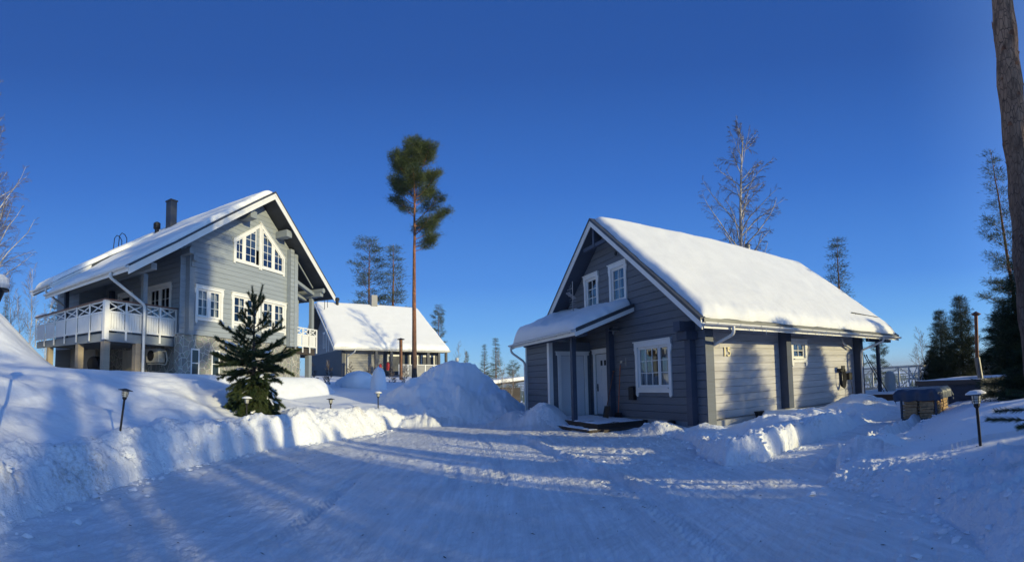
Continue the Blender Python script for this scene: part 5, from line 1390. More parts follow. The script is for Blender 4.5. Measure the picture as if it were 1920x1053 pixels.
# thick trunk at the right edge
def big_trunk():
    b0 = at(1960, 740, 6.2); top = at(1872, -60, 6.6)
    e = empty('pine_tree', (b0.x, b0.y, gz(b0.x, b0.y) - .1), 0, 'thick scaly pine trunk leaning into the picture at the right edge', 'pine tree')
    d = (top - Vector(e.location)); m = MB()
    pts = []; rad = []
    for i in range(60):
        k = i / 59 * 1.9
        w = .02 * math.sin(i * .5)
        pts.append(Vector((d.x * k + w, d.y * k, d.z * k))); rad.append(.235 - .085 * min(k, 1) - .05 * max(0, k - 1) + .012 * math.sin(i * 1.7) + (.05 if i == 0 else 0))
    rng = random.Random(8)
    n = 40; vs = []
    for i, (p, r) in enumerate(zip(pts, rad)):
        for q in range(n):
            a = 2 * math.pi * q / n; rr = r * (1 + .035 * float(vnoise(np.array([a * 4.0]), np.array([i * .9]), 3)[0]) + .02 * math.sin(a * 11 + i * .4))
            vs.append((p.x + rr * math.cos(a), p.y + rr * math.sin(a), p.z))
    m.add(vs, [(i * n + q, i * n + (q + 1) % n, (i + 1) * n + (q + 1) % n, (i + 1) * n + q) for i in range(59) for q in range(n)], True)
    m.build('trunk', MT['bigbark'], e)
    s = MB()
    for i in range(170):      # loose bark flakes standing off the trunk
        k = rng.uniform(8, 56); j = int(k); p = pts[j]; r = rad[j]; a = rng.uniform(0, 6.28)
        c = Vector((p.x + r * math.cos(a), p.y + r * math.sin(a), p.z)); o = Vector((math.cos(a), math.sin(a), 0)); t = Vector((-math.sin(a), math.cos(a), 0))
        L = rng.uniform(.015, .05); s.add([c - t * L, c + t * L, c + t * L * .6 + o * rng.uniform(.005, .025) + Vector((0, 0, L * 1.4)), c - t * L * .5 + o * .01 + Vector((0, 0, L * 1.2))], [(0, 1, 2, 3)])
    tag(s.build('bark_flakes', MT['pinebark'], e), kind='stuff')
    cr = link_mesh('crown', pine_c[1], e); cr.location = (d.x * 1.15, d.y * 1.15, d.z * 1.0); cr.scale = (1.2, 1.2, .8)
big_trunk()

# young pine in front of the left house
def young_pine():
    top = at(478, 534, 12.3); gx, gy = at(474, 780, 12.3)[:2]; g = gz(gx, gy)
    H = top.z - g
    e = empty('young_pine', (gx, gy, g), 0, 'young bushy pine with snow on its branches, in front of the grey villa', 'young pine')
    rng = np.random.default_rng(77)
    t = MB(); t.tube([(0, 0, -.2), (.02, 0, H * .3), (-.02, .02, H * .6), (0, 0, H * .93)], [.075, .06, .035, .012], 8)
    B, D = [], []; snow = MB()
    def shoot(p, q, nper=320, nl=.085, rr=.012, cap=True):
        p = np.array(p, float); q = np.array(q, float); L = np.linalg.norm(q - p); d = (q - p) / L
        n = int(nper * L / .3)
        k = rng.random(n) ** .9; base = p + (q - p) * k[:, None]
        side = rng.normal(size=(n, 3)); side -= (side @ d)[:, None] * d; side = unit(side)
        dr = unit(side * .8 + d * rng.uniform(.45, 1.1, (n, 1)))
        B.append(base); D.append(dr)
    whorls = [(.04, .75, 16), (.08, .85, 16), (.12, .85, 16), (.17, .85, 16), (.21, .8, 14), (.26, .78, 14), (.30, .8, 12), (.35, 1.0, 11), (.39, 1.3, 9), (.44, 1.3, 8), (.49, 1.05, 7), (.56, .9, 5), (.66, .6, 4), (.77, .32, 4), (.86, .2, 3)]
    for wi, (k, L, n) in enumerate(whorls):
        for j in range(n):
            az = j * 2 * math.pi / n + wi * .9 + rng.uniform(-.25, .25); Lr = L * rng.uniform(.75, 1.12); z = H * k + rng.uniform(-.14, .14)
            rise = (-.55 if k < .3 else (-.1 if k < .45 else (.12 if k < .62 else (.45 if k < .75 else .9)))) + rng.uniform(-.12, .2)
            npt = 5; lp = [np.array([0, 0, z])]
            d = np.array([math.cos(az), math.sin(az), rise])
            for q in range(npt): d = d / np.linalg.norm(d); lp.append(lp[-1] + d * Lr / npt); d = d + np.array([rng.normal(0, .06), rng.normal(0, .06), (.09 if k > .35 else -.06)])
            t.tube(lp, [.022 * (1 - k * .5) * (1 - .75 * q / npt) for q in range(npt + 1)], 5, cap=False)
            for a_, b_ in zip(lp[1:-1], lp[2:]): shoot(a_, b_)
            shoot(lp[-1], lp[-1] + d / np.linalg.norm(d) * .16, 420)
            nt = int(8 * Lr)
            for w in range(nt):
                kk = .22 + .76 * (w + rng.random()) / nt; i = int(kk * npt); p = lp[i] + (lp[i + 1] - lp[i]) * (kk * npt - i)
                dd = unit(lp[min(npt, i + 1)] - lp[i]); sd = unit(np.cross(dd, [0, 0, 1.]))
                td = unit(dd * .8 + sd * (1 if w % 2 else -1) * rng.uniform(.4, .9) + np.array([0, 0, rng.uniform(-.1, .3)]))
                q_ = p + td * rng.uniform(.16, .34)
                t.tube([p, q_], [.007, .003], 4, cap=False); shoot(p, q_, 340)
                if rng.random() < .13 and .12 < k < .6 and kk > .4:
                    c = (p + q_) / 2 + np.array([0, 0, .045]); r = rng.uniform(.03, .065); dq = (q_ - p) * .5
                    n8 = 8; ring = []
                    for ii in range(5):
                        ph = ii / 4 * math.pi; ring.append([tuple(c + dq * math.cos(ph) * -1.0 + (sd * math.cos(2 * math.pi * m / n8) * r + np.array([0, 0, 1]) * math.sin(2 * math.pi * m / n8) * r * .55) * (math.sin(ph) * .9 + .1) * rng.uniform(.8, 1.1)) for m in range(n8)])
                    vs = [v for rr_ in ring for v in rr_]; snow.add(vs, [(a * n8 + m, a * n8 + (m + 1) % n8, (a + 1) * n8 + (m + 1) % n8, (a + 1) * n8 + m) for a in range(4) for m in range(n8)], True)
    e.scale = (.86, .86, 1)
    for (dx, dy, zt_) in ((-.09, 0, .99), (.22, .1, 1.0)):
        shoot((dx * .3, dy * .3, H * .78), (dx, dy, H * zt_), 300); t.tube([(0, 0, H * .72), (dx, dy, H * zt_ - .05)], [.014, .006], 6)
    t.build('trunk', MT['darkbark'], e)
    tri_cloud('needles', np.concatenate(B), np.concatenate(D), .074, .0055, MT['needle_young'], e, seed=4)
    tag(snow.build('branch_snow', MT['roofsnow'], e), kind='stuff')
young_pine()

# bare birches
def birch_mesh(seed, H, r0, spread=1.0, levels=4, split_at=.12, dens=1.0, hang=.0):
    rng = random.Random(seed); main, fine = MB(), MB()
    def grow(p, d, L, r, lev):
        n = 7 if lev == 0 else (6 if lev == 1 else 4); pts = [p]; rad = [r]
        for i in range(n):
            j = .05 if lev == 0 else .14
            dn = -.10 * hang * lev if lev >= 2 else (.02 if lev == 0 else .05)
            d = (d + Vector((rng.gauss(0, j), rng.gauss(0, j), rng.gauss(0, j * .6) + dn))).normalized()
            pts.append(pts[-1] + d * L / n); rad.append(max(.0055, r * (1 - .82 * (i + 1) / n)))
        (main if lev <= 1 else fine).tube(pts, rad, 8 if lev == 0 else (5 if lev == 1 else 3), cap=False)
        if lev >= levels: return
        cnt = [int(30 * dens), 13, 8, 4][lev] if lev < 4 else 0
        for c in range(cnt):
            k = (split_at if lev == 0 else .2) + (1 - (split_at if lev == 0 else .2)) * (c + rng.random()) / cnt; k = min(.985, k); i = int(k * n); q = pts[i].lerp(pts[i + 1], k * n - i)
            dd = (pts[i + 1] - pts[i]).normalized(); a = rng.uniform(0, 2 * math.pi) if lev == 0 else rng.choice((-1, 1)) * rng.uniform(.3, 1.2)
            if lev == 0: sd = Vector((math.cos(a), math.sin(a), 0)); nd = (dd * rng.uniform(.7, 1.1) + sd * rng.uniform(.6, 1.0) * spread).normalized(); nl = L * .36 * (1.12 - k) ** .7 * rng.uniform(.6, 1.1)
            else: sd = dd.cross(Vector((rng.gauss(0, 1), rng.gauss(0, 1), rng.gauss(0, 1)))).normalized(); nd = (dd + sd * rng.uniform(.4, 1.0)).normalized(); nl = L * .45 * (1.15 - k) * rng.uniform(.6, 1.2)
            grow(q, nd, nl, max(.004, rad[i] * .42), lev + 1)
    grow(Vector((0, 0, -.2)), Vector((0, 0, 1)), H, r0, 0)
    me = bpy.data.meshes.new('trunk'); me.from_pydata(main.v, [], main.f); me.polygons.foreach_set('use_smooth', main.sm); me.materials.append(MT['birchbark']); me.update()
    mf = bpy.data.meshes.new('twigs'); mf.from_pydata(fine.v, [], fine.f); mf.materials.append(MT['twig']); mf.update()
    return me, mf
def place_birch(meshes, loc, sc, label, group=None, rz=0, sxy=None, name='birch_tree', cat='birch'):
    e = empty(name, loc, rz, label, cat, group); e.scale = (sxy or sc, sxy or sc, sc)
    link_mesh('trunk', meshes[0], e); link_mesh('twigs', meshes[1], e); return e
birch_big = birch_mesh(4, 13.0, .15, 1.15, 3, .26, 1.7, .8)
birch_b = birch_mesh(9, 13.0, .13, 1.1, 3, .15, 1.4, .4)
sapling = birch_mesh(15, 6.0, .035, .55, 2, .1, .8, 0)
loc, k = tree_at(1377, 222, 28, 13.0, .2); place_birch(birch_big, loc, k, 'tall bare birch rising behind the snowy roof of the cottage', rz=.5, sxy=k * .95)
loc, k = tree_at(-8, 150, 24, 13.0, .2); place_birch(birch_b, loc, k, 'bare birch whose branches reach in at the left edge', rz=2.0)
loc, k = tree_at(-12, 330, 30, 13.0, .2); place_birch(birch_b, loc, k, 'lower bare birch at the left edge below the first one', rz=4.4, sxy=k * 1.2)
for i, (x, y, d, lab) in enumerate(((25, 500, 46, 'thin bare sapling nearest the left edge behind the snow mound'), (62, 500, 44, 'tallest thin bare sapling left of the white balcony'), (90, 530, 46, 'thin bare sapling just left of the villa roof tip'), (40, 545, 42, 'shorter thin bare sapling behind the snow mound at far left'),
                                    (857, 640, 46, 'bare sapling standing beside the right end of the far grey house'), (872, 655, 50, 'low bare sapling rising above the snow pile'), (942, 655, 42, 'pale bare sapling between the snow pile and the cottage'), (958, 690, 38, 'small pale bare sapling touching the cottage downpipe'),
                                    (1733, 615, 26, 'bare sapling standing left of the conifers by the hot tub'), (1722, 640, 28, 'low bare sapling beyond the terrace railing'), (560, 660, 45, 'bare sapling seen beneath the right balcony of the villa'))):
    loc, k = tree_at(x, y, d, 6.0, .3); place_birch(sapling, loc, k, lab, 'bare saplings', rz=i * 2.1, sxy=k * (1.6 if i in (8, 9) else 1.2), name='bare_sapling', cat='sapling')
# leafless bushes round the far house
bush = birch_mesh(23, 1.6, .02, 1.3, 3, .02, 1.0, 0)
for i, (x, y, d, s_, lab) in enumerate(((655, 712, 36, 1.0, 'leafless dark bush under the far house downpipe'), (690, 722, 34, .9, 'leafless bush to the right of the far house downpipe'), (735, 728, 33, .8, 'leafless bush beside the snow-capped stump'), (590, 728, 30, 1.0, 'leafless bush at the foot of the villa balcony posts'), (618, 726, 31, 1.1, 'leafless bush midway between the villa and the far house'), (758, 722, 33, .9, 'leafless bush left of the tallest pine trunk'))):
    p = at(x, y, d); place_birch(bush, (p.x, p.y, gz(p.x, p.y)), s_, lab, 'leafless bushes by the far house', rz=i * 1.3, name='leafless_bush', cat='bush')
def snow_dome(x, y, d, rx, rz_, lab, name='snow_covered_bush', cat='snowy bush', grp='snow-covered bushes'):
    p = at(x, y, d); n1, n2 = 28, 14; th, ph = np.meshgrid(np.linspace(0, 2 * np.pi, n1, endpoint=False), np.linspace(0, np.pi * .62, n2), indexing='ij')
    r = 1 + .25 * fbm(np.cos(th) * 1.4 + x, np.sin(th) * 1.4 + ph, 5, 3)
    X = rx * r * np.sin(ph) * np.cos(th); Y = rx * r * np.sin(ph) * np.sin(th); Z = rz_ * (np.cos(ph) * r)
    i, j = np.meshgrid(np.arange(n1), np.arange(n2 - 1), indexing='ij'); i2 = (i + 1) % n1
    F = np.stack([i * n2 + j, i2 * n2 + j, i2 * n2 + j + 1, i * n2 + j + 1], -1).reshape(-1, 4)
    o = np_mesh(name, np.stack([X, Y, Z], -1).reshape(-1, 3), F, MT['snow'], True); o.location = (p.x, p.y, gz(p.x, p.y) + rz_ * .2)
    tag(o, lab, cat, grp)
snow_dome(675, 740, 28, 1.15, .75, 'broad rounded bush buried in snow, before the far house')
snow_dome(711, 742, 26, .45, .95, 'narrow upright bush capped with a tall snow hat, before the far house')
snow_dome(650, 735, 30, .7, .45, 'low bush buried in snow, left of the broad rounded one')
# scaled trees that throw the shade on the drive and walls (they stand right of and behind the camera)
def shade_tree(msh, x, y, Hm, h, lab, name='spruce_tree', cat='spruce', w=1.0, rz=0.0, grp='trees right of and behind the viewer'):
    k = h / Hm; place_tree(name, msh, (x, y, gz(x, y) - .2), lab, cat, grp, rz=rz, sc=k, sxy=k * w)
def ca(c, A):      # c metres across the sunlight, A metres towards the sun
    return .5563 * c + .831 * A, .831 * c - .5563 * A
SHADE = [  # across, towards the sun, height, width factor, kind, label
    (14.1, 10.5, 5.25, 1.0, 'b', 'garden spruce outside the right edge, the nearer of the two shading the cottage wall'),
    (17.1, 12.5, 5.5, 1.0, 'b', 'garden spruce outside the right edge, the farther of the two shading the cottage wall'),
    (9.8, 19.0, 6.3, .50, 'a', 0), (8.55, 16.0, 5.0, .24, 'b', 0), (7.4, 20.0, 6.7, .45, 'b', 0), (7.3, 14.0, 5.0, .5, 'a', 0), (6.75, 17.0, 5.8, .28, 'a', 0), (5.25, 19.0, 6.3, .42, 'b', 0), (5.0, 13.0, 5.0, .5, 'a', 0), (4.3, 21.0, 7.6, .50, 'a', 0), (3.6, 15.0, 5.7, .45, 'b', 0),
    (2.05, 19.0, 6.9, .32, 'b', 0), (2.95, 22.0, 7.3, .24, 'a', 0), (5.95, 22.0, 6.9, .18, 'a', 0), (7.95, 20.0, 6.1, .18, 'b', 0), (1.75, 12.0, 5.4, .36, 'b', 0), (.3, 16.0, 6.4, .5, 'a', 0), (-1.3, 14.0, 6.1, .6, 'b', 0), (-3.2, 14.0, 7.0, .75, 'a', 0), (1.1, 24.0, 7.2, .2, 'a', 0), (10.8, 15.0, 4.2, .6, 'b', 0)]
for i, (c, A, h, w, k_, lab) in enumerate(SHADE):
    x, y = ca(c, A)
    shade_tree({'a': spruce_a, 'b': spruce_b, 'c': spruce_c}[k_], x, y, 7.0, h, lab or 'dark spruce of the wood behind the viewer that shades the drive', w=w, rz=i * 1.1, grp='spruces behind the viewer')
for i, (c, A, h, w, k_) in enumerate([(-1.6, 18, 8.8, 1.5, 'a'), (.3, 20, 9.2, 1.4, 'b'), (1.7, 17, 8.3, 1.3, 'a'), (3.1, 21, 8.3, 1.1, 'c'), (-3.4, 17, 7.6, 1.3, 'c'), (1.0, 29, 20, .8, 'g'), (4.1, 27, 19, .7, 'g'), (5.7, 26, 18.4, .5, 'g')]):
    x, y = ca(c, A); m_, Hm = dict(a=(pine_a, 14.0), b=(pine_b, 14.0), c=(pine_c, 14.0), g=(pine_big, 17.0))[k_]
    shade_tree(m_, x, y, Hm, h, 'pine of the wood behind the viewer', 'pine_tree', 'pine tree', w=w, rz=i * 1.3, grp='pines behind the viewer')

# ---------------------------------------------------------------- garden lamps
def garden_lamp():
    e = empty('garden_lamp', (0, 0, 0)); H = 1.0
    m = MB(); m.tube([(0, 0, -.3), (0, 0, H - .17)], .019, 10); m.lathe((0, 0, H - .19), [(.024, 0), (.038, .02), (.038, .05)], 12); m.build('post', MT['black'], e)
    m = MB(); m.lathe((0, 0, H - .14), [(.044, 0), (.056, .10)], 16); m.build('glass', MT['lampglass'], e)
    m = MB()
    for k in range(6): a = k * math.pi / 3; m.tube([(math.cos(a) * .047, math.sin(a) * .047, H - .14), (math.cos(a) * .060, math.sin(a) * .060, H - .04)], .0035, 4)
    for z, r in ((H - .115, .050), (H - .085, .053)): m.tube([(math.cos(a) * r, math.sin(a) * r, z) for a in np.linspace(0, 2 * math.pi, 17)], .003, 4, cap=False)
    m.build('guard', MT['black'], e)
    m = MB(); m.lathe((0, 0, H - .04), [(.125, 0), (.125, .008), (.05, .028), (.02, .036)], 24); m.build('shade', MT['black'], e)
    return e
lamp0 = garden_lamp()
LP = [(236, 727, 7.8, 'black garden lamp leaning in the snow bank at left, nearest of the bank lamps', 1.0, (.0, .10), .0), (463, 744, 11.3, 'garden lamp with snow on its shade, standing before the young pine', 1.0, (0, 0), .022), (620, 746, 13.8, 'small garden lamp behind the bank, third from the left edge', 1.0, (0, 0), 0), (709, 735, 16.6, 'farthest garden lamp, between the bank end and the snow pile', 1.05, (0, 0), .03), (1829, 733, 6.8, 'tall garden lamp on the snowy ground at right, before the hot tub', 1.25, (0, -.03), .02)]
for i, (x, y, d, lab, s_, ln, sn) in enumerate(LP):
    e = lamp0 if i == 0 else copy_tree(lamp0)
    p = at(x, y, d); e.scale = (s_,) * 3; e.location = (p.x, p.y, p.z - 1.0 * s_)
    az = math.atan2(p.x, p.y); e.rotation_euler = (0, ln[1], -az)
    if ln[1]: e.location = (p.x - ln[1] * s_ * math.cos(az), p.y + ln[1] * s_ * math.sin(az), p.z - s_)
    tag(e, lab, 'garden lamp', 'black garden lamps with round shades')
    if sn:
        m = MB(); m.lathe((0, 0, 1.0 - .036), [(.122, 0), (.12, sn * .8), (.07, sn * 1.5 + .014), (.0, sn * 1.6 + .02)], 18); so = m.build('snow_cap', MT['roofsnow'], e)
# post lamp at the far left edge
p = at(-6, 548, 6.0); e = empty('post_lamp', (p.x, p.y, gz(p.x, p.y)), 0, 'black post lantern with a thick snow cap, cut by the left edge', 'post lamp'); hh = p.z - gz(p.x, p.y)
m = MB(); m.tube([(-.06, 0, -.2), (-.02, 0, hh - .12)], .03, 10); m.build('post', MT['black'], e)
m = MB(); m.lathe((0, 0, hh - .12), [(.05, 0), (.10, .13), (.16, .14), (.16, .16)], 16); m.build('lantern', MT['black'], e)
m = MB(); m.lathe((0, 0, hh + .04), [(.14, 0), (.165, .05), (.15, .13), (.09, .18), (0, .2)], 18); m.build('snow_cap', MT['roofsnow'], e)

# ---------------------------------------------------------------- hot tub, flue, firewood
def right_things():
    a = at(1722, 760, 15.2); b = at(1842, 750, 13.6)
    az = math.atan2(b.x - a.x, b.y - a.y); ctr = (a + b) / 2
    zt_ = at(1780, 711, 14.4).z
    e = empty('hot_tub', (ctr.x, ctr.y, -.05), math.pi / 2 - az, 'square dark-panelled hot tub with a black snow-dusted cover, at right beyond the firewood', 'hot tub')
    W_ = (b - a).length * .97; h = zt_ + .05
    m = MB(); m.box((-W_ / 2, 0, 0), (W_ / 2, W_, h - .16))
    for k in range(6): m.box((-W_ / 2 - .012, .0 - .012, .12 + k * .13), (W_ / 2 + .012, W_ + .01, .235 + k * .13))
    m.build('side_panels', MT['tub'], e)
    m = MB(); m.box((-W_ / 2 - .06, -.06, h - .16), (W_ / 2 + .06, W_ / 2 - .005, h - .02)); m.box((-W_ / 2 - .06, W_ / 2 + .005, h - .16), (W_ / 2 + .06, W_ + .06, h - .02)); m.build('cover', MT['tubcover'], e)
    m = MB(); m.box((.55, -.03, .08), (1.0, -.014, .36)); m.build('hatch', MT['greytrim'], e)
    X, Y = np.meshgrid(np.linspace(-W_ / 2 - .02, W_ / 2 + .02, 40), np.linspace(-.03, W_, 30), indexing='ij'); Z = h - .03 + .035 * (fbm(X * 1.5, Y * 1.5, 3, 3) + .55) * np.clip(np.minimum(np.minimum(X + W_ / 2 + .02, W_ / 2 + .02 - X), Y + .03) / .08, 0, 1)
    i, j = np.meshgrid(np.arange(39), np.arange(29), indexing='ij'); np_mesh('cover_snow', np.stack([X, Y, Z], -1).reshape(-1, 3), np.stack([i * 30 + j, (i + 1) * 30 + j, (i + 1) * 30 + j + 1, i * 30 + j + 1], -1).reshape(-1, 4), MT['roofsnow'], True, parent=e)
    # flue pipe
    f0 = at(1849, 765, 13.9); f1 = at(1832, 670, 13.9); f2 = at(1830, 592, 13.9)
    e = empty('flue_pipe', (f0.x, f0.y, -.05), 0, 'tall rusty flue pipe with a cap, rising beside the hot tub', 'flue pipe')
    o = Vector(e.location)
    m = MB(); m.tube([Vector((0, 0, 0)), f1 - o], .085, 14); m.build('lower_pipe', MT['steel'], e)
    m = MB(); m.tube([f1 - o - Vector((0, 0, .02)), f2 - o], .055, 12); m.build('upper_pipe', MT['rust'], e)
    m = MB(); c = f2 - o; m.lathe((c.x, c.y, c.z + .04), [(.03, -.05), (.15, 0), (.15, .012), (.02, .09), (0, .095)], 16); m.build('cap', MT['rust'], e)
    # firewood crate under a tarpaulin
    a = at(1692, 795, 12.2); b = at(1757, 793, 11.9); az = math.atan2(b.x - a.x, b.y - a.y)
    e = empty('firewood_crate', (a.x, a.y, .07), math.pi / 2 - az, 'crate stacked with split birch firewood under a dark blue tarpaulin, beside the terrace steps', 'firewood crate')
    w = (b - a).length; h = at(1725, 742, 12.0).z + .08; dp = 1.05
    m = MB(); m.box((0, 0, -.12), (w, dp, .10)); m.build('base', MT['tubcover'], e)
    m = MB()
    for x in (-.02, w - .03): m.box((x, -.03, .1), (x + .05, .03, h)); m.box((x, dp - .03, .1), (x + .05, dp + .03, h))
    m.build('frame', MT['bluedark'], e)
    rng = random.Random(3); lg = MB()
    for side in (0, 1):
        z = .105
        while z < h - .09:
            if side == 0: x0s = ((.035, w * .5 - .02), (w * .5 + .02, w - .035))
            else: x0s = ((.06, dp * .5), (dp * .5 + .03, dp - .04))
            t = rng.uniform(.05, .085)
            for x0, x1 in x0s:
                n = 3 if side == 0 else 2; j = rng.uniform(-.02, .02)
                if side == 0:
                    lg.bar((x0 + rng.uniform(0, .03), .02 + j, z + t / 2), (x1 - rng.uniform(0, .03), .02 - j, z + t / 2 + rng.uniform(-.01, .01)), rng.uniform(.07, .12), t * .9)
                    lg.bar((x0 + rng.uniform(0, .03), .2, z + t / 2), (x1, .2, z + t / 2), .12, t * .85)
                else:
                    lg.bar((w - .02 + j, x0 + rng.uniform(0, .05), z + t / 2), (w - .02 - j, x1 - rng.uniform(0, .05), z + t / 2 + rng.uniform(-.012, .012)), rng.uniform(.07, .11), t * .9)
            z += t + .006
    lg.build('split_logs', MT['log'], e)
    # tarpaulin: draped sheet
    nx, ny = 46, 46; X, Y = np.meshgrid(np.linspace(-.32, w + .32, nx), np.linspace(-.34, dp + .3, ny), indexing='ij')
    ox = np.maximum(np.maximum(-.04 - X, X - w - .04), 0); oy = np.maximum(np.maximum(-.05 - Y, Y - dp - .05), 0); o_ = np.hypot(ox, oy)
    Z = h + .03 - np.maximum(0, o_) * 1.0 + .03 * fbm(X * 4, Y * 4, 6, 3); XX = np.clip(X, -.13 + .0 * X, w + .13); YY = np.clip(Y, -.13, dp + .1)
    XX = XX + .035 * np.sin(Y * 15) * (ox > 0); YY = YY + .035 * np.sin(X * 17 + 1) * (oy > 0)
    i, j = np.meshgrid(np.arange(nx - 1), np.arange(ny - 1), indexing='ij'); np_mesh('tarpaulin', np.stack([XX, YY, Z], -1).reshape(-1, 3), np.stack([i * ny + j, (i + 1) * ny + j, (i + 1) * ny + j + 1, i * ny + j + 1], -1).reshape(-1, 4), MT['tarp'], True, parent=e)
    # second flue before the far house
    f0 = at(752, 720, 37); f1 = at(752, 637, 37)
    e = empty('flue_pipe', (f0.x, f0.y, gz(f0.x, f0.y)), 0, 'thin rusty flue pipe standing before the far grey house', 'flue pipe'); zz = f1.z - e.location.z
    m = MB(); m.tube([(0, 0, 0), (0, 0, zz)], .13, 12); m.build('pipe', MT['rust'], e); m = MB(); m.lathe((0, 0, zz), [(.2, 0), (.3, .02), (.3, .06), (0, .16)], 12); m.build('cap', MT['black'], e)
right_things()

def hr(x, y, z):   # a place in the right cottage's own frame
    c, s = math.cos(HR_AZ), math.sin(HR_AZ)
    return Vector((HR_O[0] + x * c + y * s, HR_O[1] - x * s + y * c, z))
def small_things():
    # snow shovel and broom leaning by the door
    e = empty('snow_shovel', hr(-.42, 4.30, .24), -HR_AZ, 'black snow shovel standing on the porch by the front door', 'shovel')
    m = MB(); m.tube([(0, 0, .3), (.30, -.05, 1.55)], .014, 8); m.tube([(.30, -.12, 1.55), (.30, .02, 1.55)], .016, 8); m.build('handle', MT['rust'], e)
    m = MB(); vs = []
    for i in range(9):
        for j in range(7):
            u = i / 8 - .5; v = j / 6; vs.append((-.05 - .05 * (1 - 4 * u * u) + .1 * v, u * .38, v * .42))
    m.add(vs, [(i * 7 + j, (i + 1) * 7 + j, (i + 1) * 7 + j + 1, i * 7 + j + 1) for i in range(8) for j in range(6)], True); m.build('scoop', MT['black'], e)
    e = empty('broom', hr(-.16, 3.98, .24), -HR_AZ, 'broom with an orange handle leaning on the dark wall beside the front door', 'broom')
    m = MB(); m.tube([(0, 0, .2), (.12, -.02, 1.75)], .013, 8); m.build('handle', MT['orange'], e)
    m = MB(); m.box((-.05, -.16, .12), (.03, .16, .2)); 
    for k in range(16): m.box((-.04, -.155 + k * .0195, -.0), (.02, -.14 + k * .0195, .12))
    m.build('brush_head', MT['black'], e)
    # hose and tools on the side wall
    e = empty('garden_hose', hr(7.35, .26, 1.55), -HR_AZ, 'black coiled hose hung on the sunny cottage wall near its far end', 'hose')
    m = MB()
    for k in range(5): r = .26 + .015 * k; m.tube([(math.cos(a) * r * .5 + .02 * k, -.03 - .018 * k, -.34 + math.sin(a) * r * 1.3) for a in np.linspace(0, 2 * math.pi, 26)], .017, 6, cap=False)
    m.build('coil', MT['rubber'], e); m = MB(); m.box((-.12, -.1, -.1), (.12, .06, .02)); m.box((-.1, -.16, -.02), (.10, -.1, .12)); m.build('holder', MT['black'], e)
    e = empty('tap_box', hr(7.95, .26, 1.2), -HR_AZ, 'small black box with a cable hung right of the coiled hose', 'box'); m = MB(); m.box((-.12, -.12, -.1), (.12, .08, .18)); m.tube([(0, -.1, -.1), (.05, -.14, -.5), (-.02, -.1, -.9)], .014, 6); e2 = m.build('cover', MT['black'], e)
    for i, (x, dx, lab) in enumerate(((9.35, .35, 'long thin ski pole leaning in the terrace corner, the left one'), (9.6, .42, 'long thin ski pole leaning in the terrace corner, the right one'))):
        e = empty('ski_pole', hr(x, -.25, .47), -HR_AZ, lab, 'ski pole', 'poles leaning in the terrace corner'); m = MB(); m.tube([(dx, -.2, 0), (-dx, .25, 1.5)], .018, 6); m.build('shaft', MT['black'], e); m = MB(); m.tube([(-dx, .25, 1.5), (-dx - .03, .27, 1.62)], .026, 6); m.build('grip', MT['rubber'], e)
    e = empty('covered_grill', hr(10.9, -.2, .47), -HR_AZ, 'pale covered grill standing on the snowy terrace', 'grill')
    m = MB(); m.lathe((0, 0, 0), [(.24, 0), (.26, .5), (.22, .75), (.12, .85), (.0, .88)], 18); m.build('cover', MT['acwhite'], e)
    # thin marker stake right of the far house
    for (x, y0, y1, d, lab) in ((857, 690, 672, 30, 'pale round marker post poking up behind the snow pile'),):
        p = at(x, y1, d); m = MB(); m.tube([(0, 0, -1.5), (0, 0, .0)], .10, 10); m.lathe((0, 0, 0), [(.1, 0), (.08, .04), (0, .06)], 10); o = m.build('marker_post', MT['acwhite']); o.location = p; tag(o, lab, 'marker post')
    # low snow-topped shed in the valley
    p = at(918, 716, 44); e = empty('valley_shed', (p.x, p.y, p.z - 2.75), .42, 'low dark shed with a flat snowy roof, right of the ploughed snow pile', 'shed')
    m = MB(); m.box((-2.4, -1.5, 0), (2.4, 1.5, 2.2)); m.build('wall', MT['darktimber'], e)
    m = MB(); m.prism([(-2.9, 2.2), (2.9, 2.75), (2.9, 2.9), (-2.9, 2.35)], -2, 2, lambda s, d, z: (s, d, z)); m.build('roof', MT['darktimber'], e)
    m = MB(); m.prism([(-2.85, 2.36), (2.85, 2.9), (2.8, 3.2), (-2.7, 2.68)], -1.95, 1.95, lambda s, d, z: (s, d, z)); m.build('snow_layer', MT['roofsnow'], e)
    # pine sprigs poking in low at the right edge
    e = empty('pine_sapling', at(1935, 800, 5.4), 0, 'low pine twigs poking over the snow at the right edge', 'pine sapling'); e.location.z = gz(e.location.x, e.location.y) - .1
    rng = np.random.default_rng(2); B, D = [], []; t = MB()
    for az, z, L in ((3.6, .25, .55), (3.4, .45, .6), (3.9, .62, .5), (4.4, .4, .4), (3.2, .8, .5), (4.0, 1.0, .4), (2.4, .5, .5), (5.2, .6, .5), (.6, .5, .5), (3.0, .62, .62)):
        q0 = np.array([.0, 0, z]); q1 = q0 + np.array([math.cos(az) * L, math.sin(az) * L, .06]); t.tube([q0, q1], [.01, .004], 5); n = 500; k = rng.uniform(.2, 1.02, (n, 1)); d = unit(q1 - q0); s_ = rng.normal(size=(n, 3)); s_ = unit(s_ - (s_ @ d)[:, None] * d); B.append(q0 + (q1 - q0) * k); D.append(unit(s_ * .7 + d))
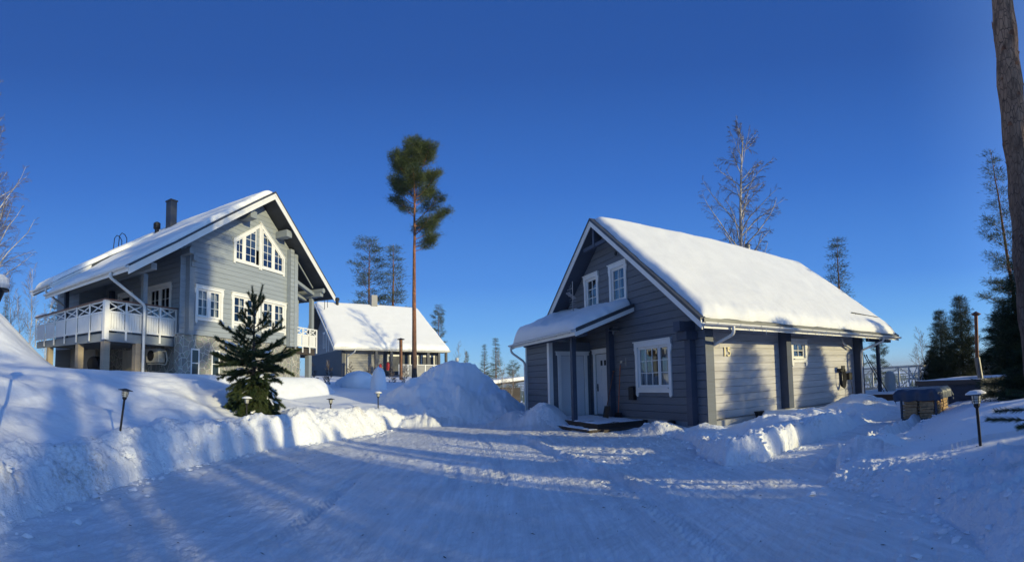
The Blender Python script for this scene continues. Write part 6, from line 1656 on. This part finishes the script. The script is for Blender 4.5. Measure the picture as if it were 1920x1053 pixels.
    t.tube([(0, 0, -.2), (0, 0, 1.2)], [.03, .01], 6); t.build('trunk', MT['darkbark'], e); tri_cloud('needles', np.concatenate(B), np.concatenate(D), .07, .004, MT['needle_young'], e, seed=8)
small_things()

def far_woods():
    """the wooded valley beyond, one mass of small conifers"""
    rng = np.random.default_rng(44); V = []; F = []; n0 = 0
    for q in range(5200):
        az = rng.uniform(-.45, 1.3); d = 190 + 1100 * rng.random() ** 1.5; x = math.sin(az) * d; y = math.cos(az) * d
        if fbm(np.array([x * .006]), np.array([y * .006]), 7, 3)[0] < -.08 and d > 200: continue
        V.append((x, y, d))
    V = np.array(V); gzz = ground(V[:, 0], V[:, 1])[0]
    vs, fs = [], []
    for (x, y, d), g in zip(V, gzz):
        h = rng.uniform(6, 10)
        if g + h > 1.0 + .001 * d: continue
        h = h * 1.0; r = h * rng.uniform(.16, .26); lay = 5
        for l in range(lay):
            z0 = g + h * (.12 + .75 * l / lay); z1 = z0 + h * .32; rr = r * (1 - l / lay * .8); a0 = rng.uniform(0, 6)
            m = 6; b = len(vs)
            for k in range(m): a = a0 + k * 2 * math.pi / m; q = rr * rng.uniform(.6, 1.25); vs.append((x + q * math.cos(a), y + q * math.sin(a), z0 + rng.uniform(-.3, .3)))
            vs.append((x, y, z1))
            for k in range(m): fs.append((b + k, b + (k + 1) % m, b + m))
    o = np_mesh('valley_forest', np.array(vs), np.array(fs), MT['needle_blue'], False)
    tag(o, 'far-off conifer forest covering the valley and hills', 'forest', kind='stuff')
far_woods()
def haze():
    m = MB(); m.box((-5300, -5300, -45), (5300, 5300, 45)); mh = bpy.data.materials.new('haze'); mh.use_nodes = True; nt = mh.node_tree; nt.nodes.clear()
    o = nt.nodes.new('ShaderNodeOutputMaterial'); v = nt.nodes.new('ShaderNodeVolumePrincipled'); v.inputs['Density'].default_value = .0003; v.inputs['Color'].default_value = (.72, .86, 1, 1)
    nt.links.new(v.outputs[0], o.inputs['Volume']); ob = m.build('haze', mh); tag(ob, kind='stuff')
haze()
